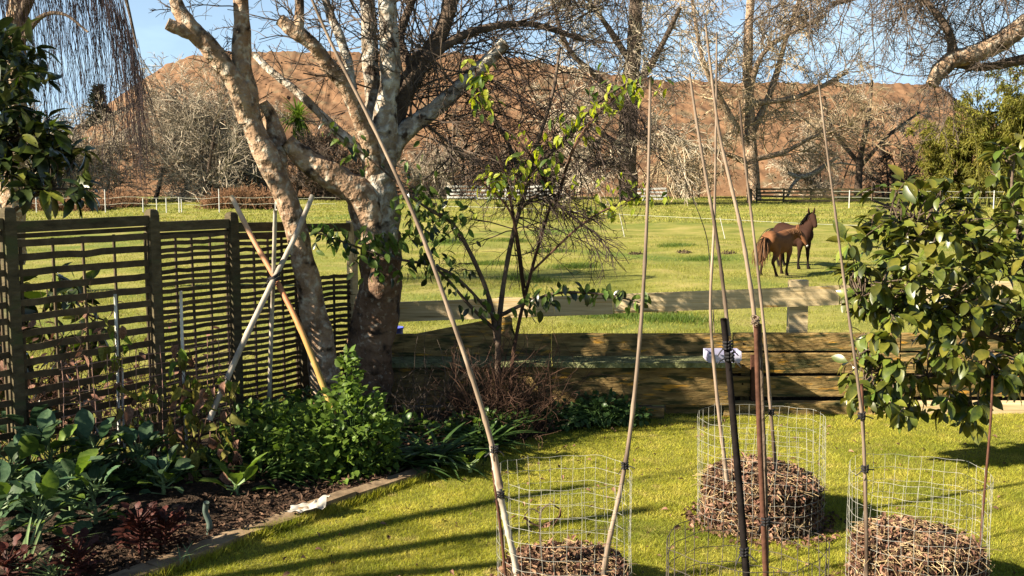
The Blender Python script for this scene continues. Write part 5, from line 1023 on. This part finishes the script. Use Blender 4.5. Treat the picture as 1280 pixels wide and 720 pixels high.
vine('large withered vine tangle around the right white stake', [[(236, 615, 8.2), (232, 540, 8.25), (228, 470, 8.3), (226, 440, 8.3)], [(240, 610, 8.1), (252, 540, 8.15), (262, 500, 8.2), (280, 560, 8.1)], [(236, 600, 8.1), (245, 520, 8.2), (240, 470, 8.25)], [(262, 500, 8.2), (280, 470, 8.15), (292, 560, 8.0), (300, 590, 8.0)]], 150, (.07, .16), 2, .06)
vine('trailing yellow vine between the two white stakes', [[(160, 590, 8.1), (176, 520, 8.12), (190, 480, 8.1), (200, 540, 8.1)]], 40, (.05, .10), 1, .05)
# green bush with spire
def leafy_bush(name, label, blobs, n, Lr, mats, tm, limit=300, cat='bush', dirup=.2, group=None):
    b0 = blobs[0]; base = P(b0[0], b0[1], b0[4]); base[2] = .04; t = thing(name, label, cat, base, group); w = np.array([b_[2] * b_[3] for b_ in blobs], float); w /= w.sum(); ci = rng.choice(len(blobs), n, p=w); pos = np.empty((n, 3)); out = np.empty((n, 3))
    v = unit(rng.normal(0, 1, (n, 3))); rr = rng.uniform(.25, 1, n) ** .45
    for k, (px, py, rx, ry, Yb, rd) in enumerate(blobs):
        m = ci == k; kk = Yb / F; pos[m] = P(px, py, Yb) + v[m] * rr[m][:, None] * np.array((rx * kk, rd, ry * kk))
    d = unit(v * .8 + rng.normal(0, .6, (n, 3)) + (0, 0, dirup)); pos[:, 2] = np.maximum(pos[:, 2], .06)
    b = MB(); m = min(n, 260); st = base + rng.normal(0, .08, (m, 3)) * (1, 1, 0); e = pos[:m]; q = np.stack([st, st * .5 + e * .5 + (0, 0, .08), e], 1); b.tubes(q, taper(m, 3, .005, .0025), 4); b.build('stems', MT['leaf_strap'], t)
    leaf_objs(t, tm, mats, pos, frames(d, rng.normal(0, .4, (n, 3)) + (0, -.2, 1)), rng.uniform(*Lr, n), limit=limit); return t
T_BU = leaf_template(.7, 3, .3, .3, .5, .03)
leafy_bush('green_bush', 'lush green bush with a pointed top at the foot of the orange pole', [(440, 540, 55, 62, 8.25, .30), (436, 470, 14, 34, 8.3, .1), (470, 560, 34, 46, 8.3, .22), (390, 555, 48, 52, 8.2, .26), (350, 550, 40, 50, 8.4, .25), (425, 590, 50, 30, 8.15, .2)], 2700, (.035, .085), [MT['leaf_bush']] * 3 + [MT['leaf_mid']], T_BU)
leafy_bush('ground_cover_plant', 'dark ground cover at the foot of the mossy planter, right of the twiggy bush', [(750, 512, 52, 20, 10.1, .2), (700, 522, 40, 14, 10.0, .2), (790, 518, 26, 12, 10.1, .15)], 600, (.04, .08), [MT['leaf_strap']], T_BU, 150, 'plant')
leafy_bush('ground_cover_plant', 'low green plants under the twiggy bush at the lawn edge', [(600, 535, 45, 20, 9.4, .2), (640, 525, 30, 14, 9.6, .2), (560, 545, 30, 18, 9.3, .2)], 500, (.04, .08), [MT['leaf_strap'], MT['leaf_bush']], T_BU, 150, 'plant')
leafy_bush('ground_cover_plant', 'dark green weeds beneath the vine tangle', [(270, 590, 40, 30, 8.4, .2), (310, 570, 30, 40, 8.7, .2), (220, 600, 30, 22, 8.3, .15)], 500, (.04, .09), [MT['leaf_strap'], MT['leaf_bush']], T_BU, 150, 'plant')

leafy_bush('ground_cover_plant', 'low leafy weeds between the brassicas and the vine tangle', [(200, 590, 40, 26, 8.0, .25), (150, 600, 50, 26, 7.8, .25), (80, 610, 60, 30, 7.7, .25), (20, 620, 50, 36, 7.5, .25)], 700, (.05, .11), [MT['leaf_brassica'], MT['leaf_bush']], T_BU, 200, 'plant')
leafy_bush('ground_cover_plant', 'green weeds filling the corner under the leaning tree', [(380, 525, 50, 40, 9.3, .25), (320, 540, 45, 40, 9.0, .25), (500, 540, 40, 26, 9.4, .25)], 700, (.05, .1), [MT['leaf_strap'], MT['leaf_bush']], T_BU, 150, 'plant')
# bark mulch in the bed (uncountable)
n = 9000; y = rng.uniform(6.2, 10.2, n); x = edge_x(y) - np.abs(rng.normal(0, .75, n)) - .06; d = unit(rng.normal(0, 1, (n, 3)) * (1, 1, .35)); b = MB()
b.inst(leaf_template(.4, 2, .15, .3, .45), np.stack([x, y, .075 + rng.uniform(-.02, .02, n)], -1), frames(d, rng.normal(0, .5, (n, 3)) + (0, 0, 1)), rng.uniform(.02, .07, n)); tag(b.build('bark_mulch', MT['chip'], kind='stuff'), 'brown bark mulch and dead leaves covering the garden bed', 'mulch')
n = 260; y = rng.uniform(6.1, 10.3, n); x = rng.uniform(-1.5, 4.6, n); kp = ~in_bed(x - .1, y); x, y = x[kp], y[kp]; n = len(x); b = MB(); d = unit(rng.normal(0, 1, (n, 3)) * (1, 1, .2))
b.inst(T_LIT, np.stack([x, y, np.full(n, .022)], -1), frames(d, rng.normal(0, .4, (n, 3)) + (0, 0, 1)), rng.uniform(.02, .055, n)); tag(b.build('fallen_leaves', MT['litter'], kind='stuff'), 'scattered fallen dead leaves on the lawn', 'leaves')
# longer grass tufts along the edging
n = 9000; t = rng.random(n); ey = np.interp(t, np.linspace(0, 1, 6), [G(*e)[1] for e in el]); ex = np.interp(ey, [G(*e)[1] for e in el], [G(*e)[0] for e in el]); x = ex + .07 + np.abs(rng.normal(0, .035, n)); h = rng.uniform(.03, .085, n)
a = rng.uniform(0, 6.28, n); V = np.stack([np.stack([x - .003 * np.cos(a), ey - .003 * np.sin(a), 0 * x], -1), np.stack([x + .003 * np.cos(a), ey + .003 * np.sin(a), 0 * x], -1), np.stack([x + rng.normal(0, .03, n), ey + rng.normal(0, .03, n), h], -1)], 1)
tag(MB().add(V, None, np.arange(3 * n).reshape(-1, 3)).build('edge_grass', MT['lawn_blade'], kind='stuff'), 'longer uncut grass along the timber bed edging', 'grass')

# ================================================================ SMALL THINGS
# crumpled white rag on the edging
nu_, nv_ = 22, 16; V = []; c0 = G(385, 632, .10)
for a in range(nu_):
    for b_ in range(nv_):
        u = a / (nu_ - 1) - .5; v = b_ / (nv_ - 1) - .5; q = Vector((u * 2.6, v * 2.6, 2)); V.append((c0[0] + u * .27 + .03 * mnoise.noise(q * 1.3), c0[1] + v * .15 + u * .08, c0[2] - .02 + .035 * abs(mnoise.noise(q)) + .02 * mnoise.noise(q * 2.3) + max(0, u) * .12 * (1 if v > -.2 else .3)))
i = np.arange(nu_ * nv_).reshape(nu_, nv_); tag(MB().add(V, np.stack([i[:-1, :-1], i[1:, :-1], i[1:, 1:], i[:-1, 1:]], -1)).build('crumpled_rag', MT['cloth'], None, True, origin=c0), 'crumpled white rag lying on the bed edging', 'rag')
# bent grey-green pipe
b = MB(); s = smooth_path(np.array([P(*q) for q in ((259, 700, 6.85), (260, 670, 6.85), (262, 655, 6.85), (257, 640, 6.85), (258, 628, 6.83))]), 24); b.tubes(s, np.concatenate([np.full(9, .013), np.full(15, .02)]), 10, True)
tag(b.build('standpipe', MT['pipe'], None, True, origin=s[0]), 'short bent grey-green pipe standing at the bed edge', 'pipe')
# blue tub in the paddock corner
c = P(494, 428, 11.6); V = []; n = 20
for rr, z in ((.07, -.06), (.085, .07), (.094, .16), (.10, .16), (.10, .175), (.088, .175), (.075, -.03)):
    for j in range(n): a = 2 * math.pi * j / n; V.append((c[0] + rr * math.cos(a), c[1] + rr * math.sin(a), c[2] + z))
Q = [(k * n + j, k * n + (j + 1) % n, (k + 1) * n + (j + 1) % n, (k + 1) * n + j) for k in range(6) for j in range(n)]
MBt = MB().add(V, Q); V2 = [(c[0], c[1], c[2] - .05)]; tag(MBt.build('blue_tub', MT['blue'], None, True, origin=c - (0, 0, .06)), 'small blue plastic tub behind the thick trunk by the rail', 'tub')
st = WP(494, -.05, 11.6); MB().beam((c[0], 11.6, -.1), (c[0], 11.6, c[2] - .065), .14, .14, up=(0, 1, 0)).build('tub_stand', MT['wall_wood'])
tag(bpy.data.objects['tub_stand'], 'short stump under the blue tub', 'stump')
# white tray on the mossy plank
c = np.array(((903 - 640) / F * 10.5, 10.42, .592)); b = MB(); 
b.beam(c + (-.15, 0, .01), c + (.17, 0, .01), .22, .015); b.beam(c + (-.15, -.105, .05), c + (.17, -.105, .05), .012, .07); b.beam(c + (-.15, .105, .065), c + (.17, .105, .065), .012, .095); b.beam(c + (-.156, -.11, .065), c + (-.156, .11, .065), .012, .094); b.beam(c + (.176, -.11, .065), c + (.176, .11, .065), .012, .094)
tag(b.build('plastic_tray', MT['tray'], None, origin=c), 'whitish lilac plastic tray on the planter behind the black stake', 'tray')
# manure pile
c = np.array((*P(930, 410, 12.4)[:2], 0)); c[2] = float(zpad(c[0], c[1])); m = 700; v = unit(rng.normal(0, 1, (m, 3))); v[:, 2] = np.abs(v[:, 2]); p = c + v * rng.uniform(.7, 1, (m, 1)) * (.18, .16, .17)
b = MB(); b.inst(leaf_template(.6, 3, .5, .8, .5), p, frames(unit(rng.normal(0, 1, (m, 3))), v), rng.uniform(.03, .07, m)); tag(b.build('manure_pile', MT['dung'], None, origin=c), 'small brown manure pile in the grass behind the wall', 'pile')
# dark dung spots in the paddock
for k, (px, py, lab) in enumerate(((855, 314, 'dark dung heap in the grass left of the horses'), (912, 316, 'flat dung patch between the canes and the horses'), (795, 315, 'small dung heap right of the bamboo cane'), (835, 398, 'dung clods in the grass below the rail'))):
    Yg = F * (CAMZ + .3) / (py - 215); x = (px - 640) / F * Yg; c = np.array((x, Yg, float(zpad(x, Yg)))); m = 140; v = unit(rng.normal(0, 1, (m, 3))); v[:, 2] = np.abs(v[:, 2]); p = c + v * rng.uniform(.3, 1, (m, 1)) * (.3, .25, .08); b = MB(); ang_ = np.linspace(0, 2 * math.pi, 12, endpoint=False); b.add(np.vstack([np.stack([c[0] + .26 * np.cos(ang_), c[1] + .22 * np.sin(ang_), np.full(12, c[2] - .01)], -1), c[None] + (0, 0, .06)]), None, [(j, (j + 1) % 12, 12) for j in range(12)]); b.inst(leaf_template(.7, 2, .4, .6, .5), p, frames(unit(rng.normal(0, 1, (m, 3))), v), rng.uniform(.05, .11, m)); tag(b.build('dung_heap', MT['dung'], None, origin=c), lab, 'dung', 'dung heaps in the paddock')
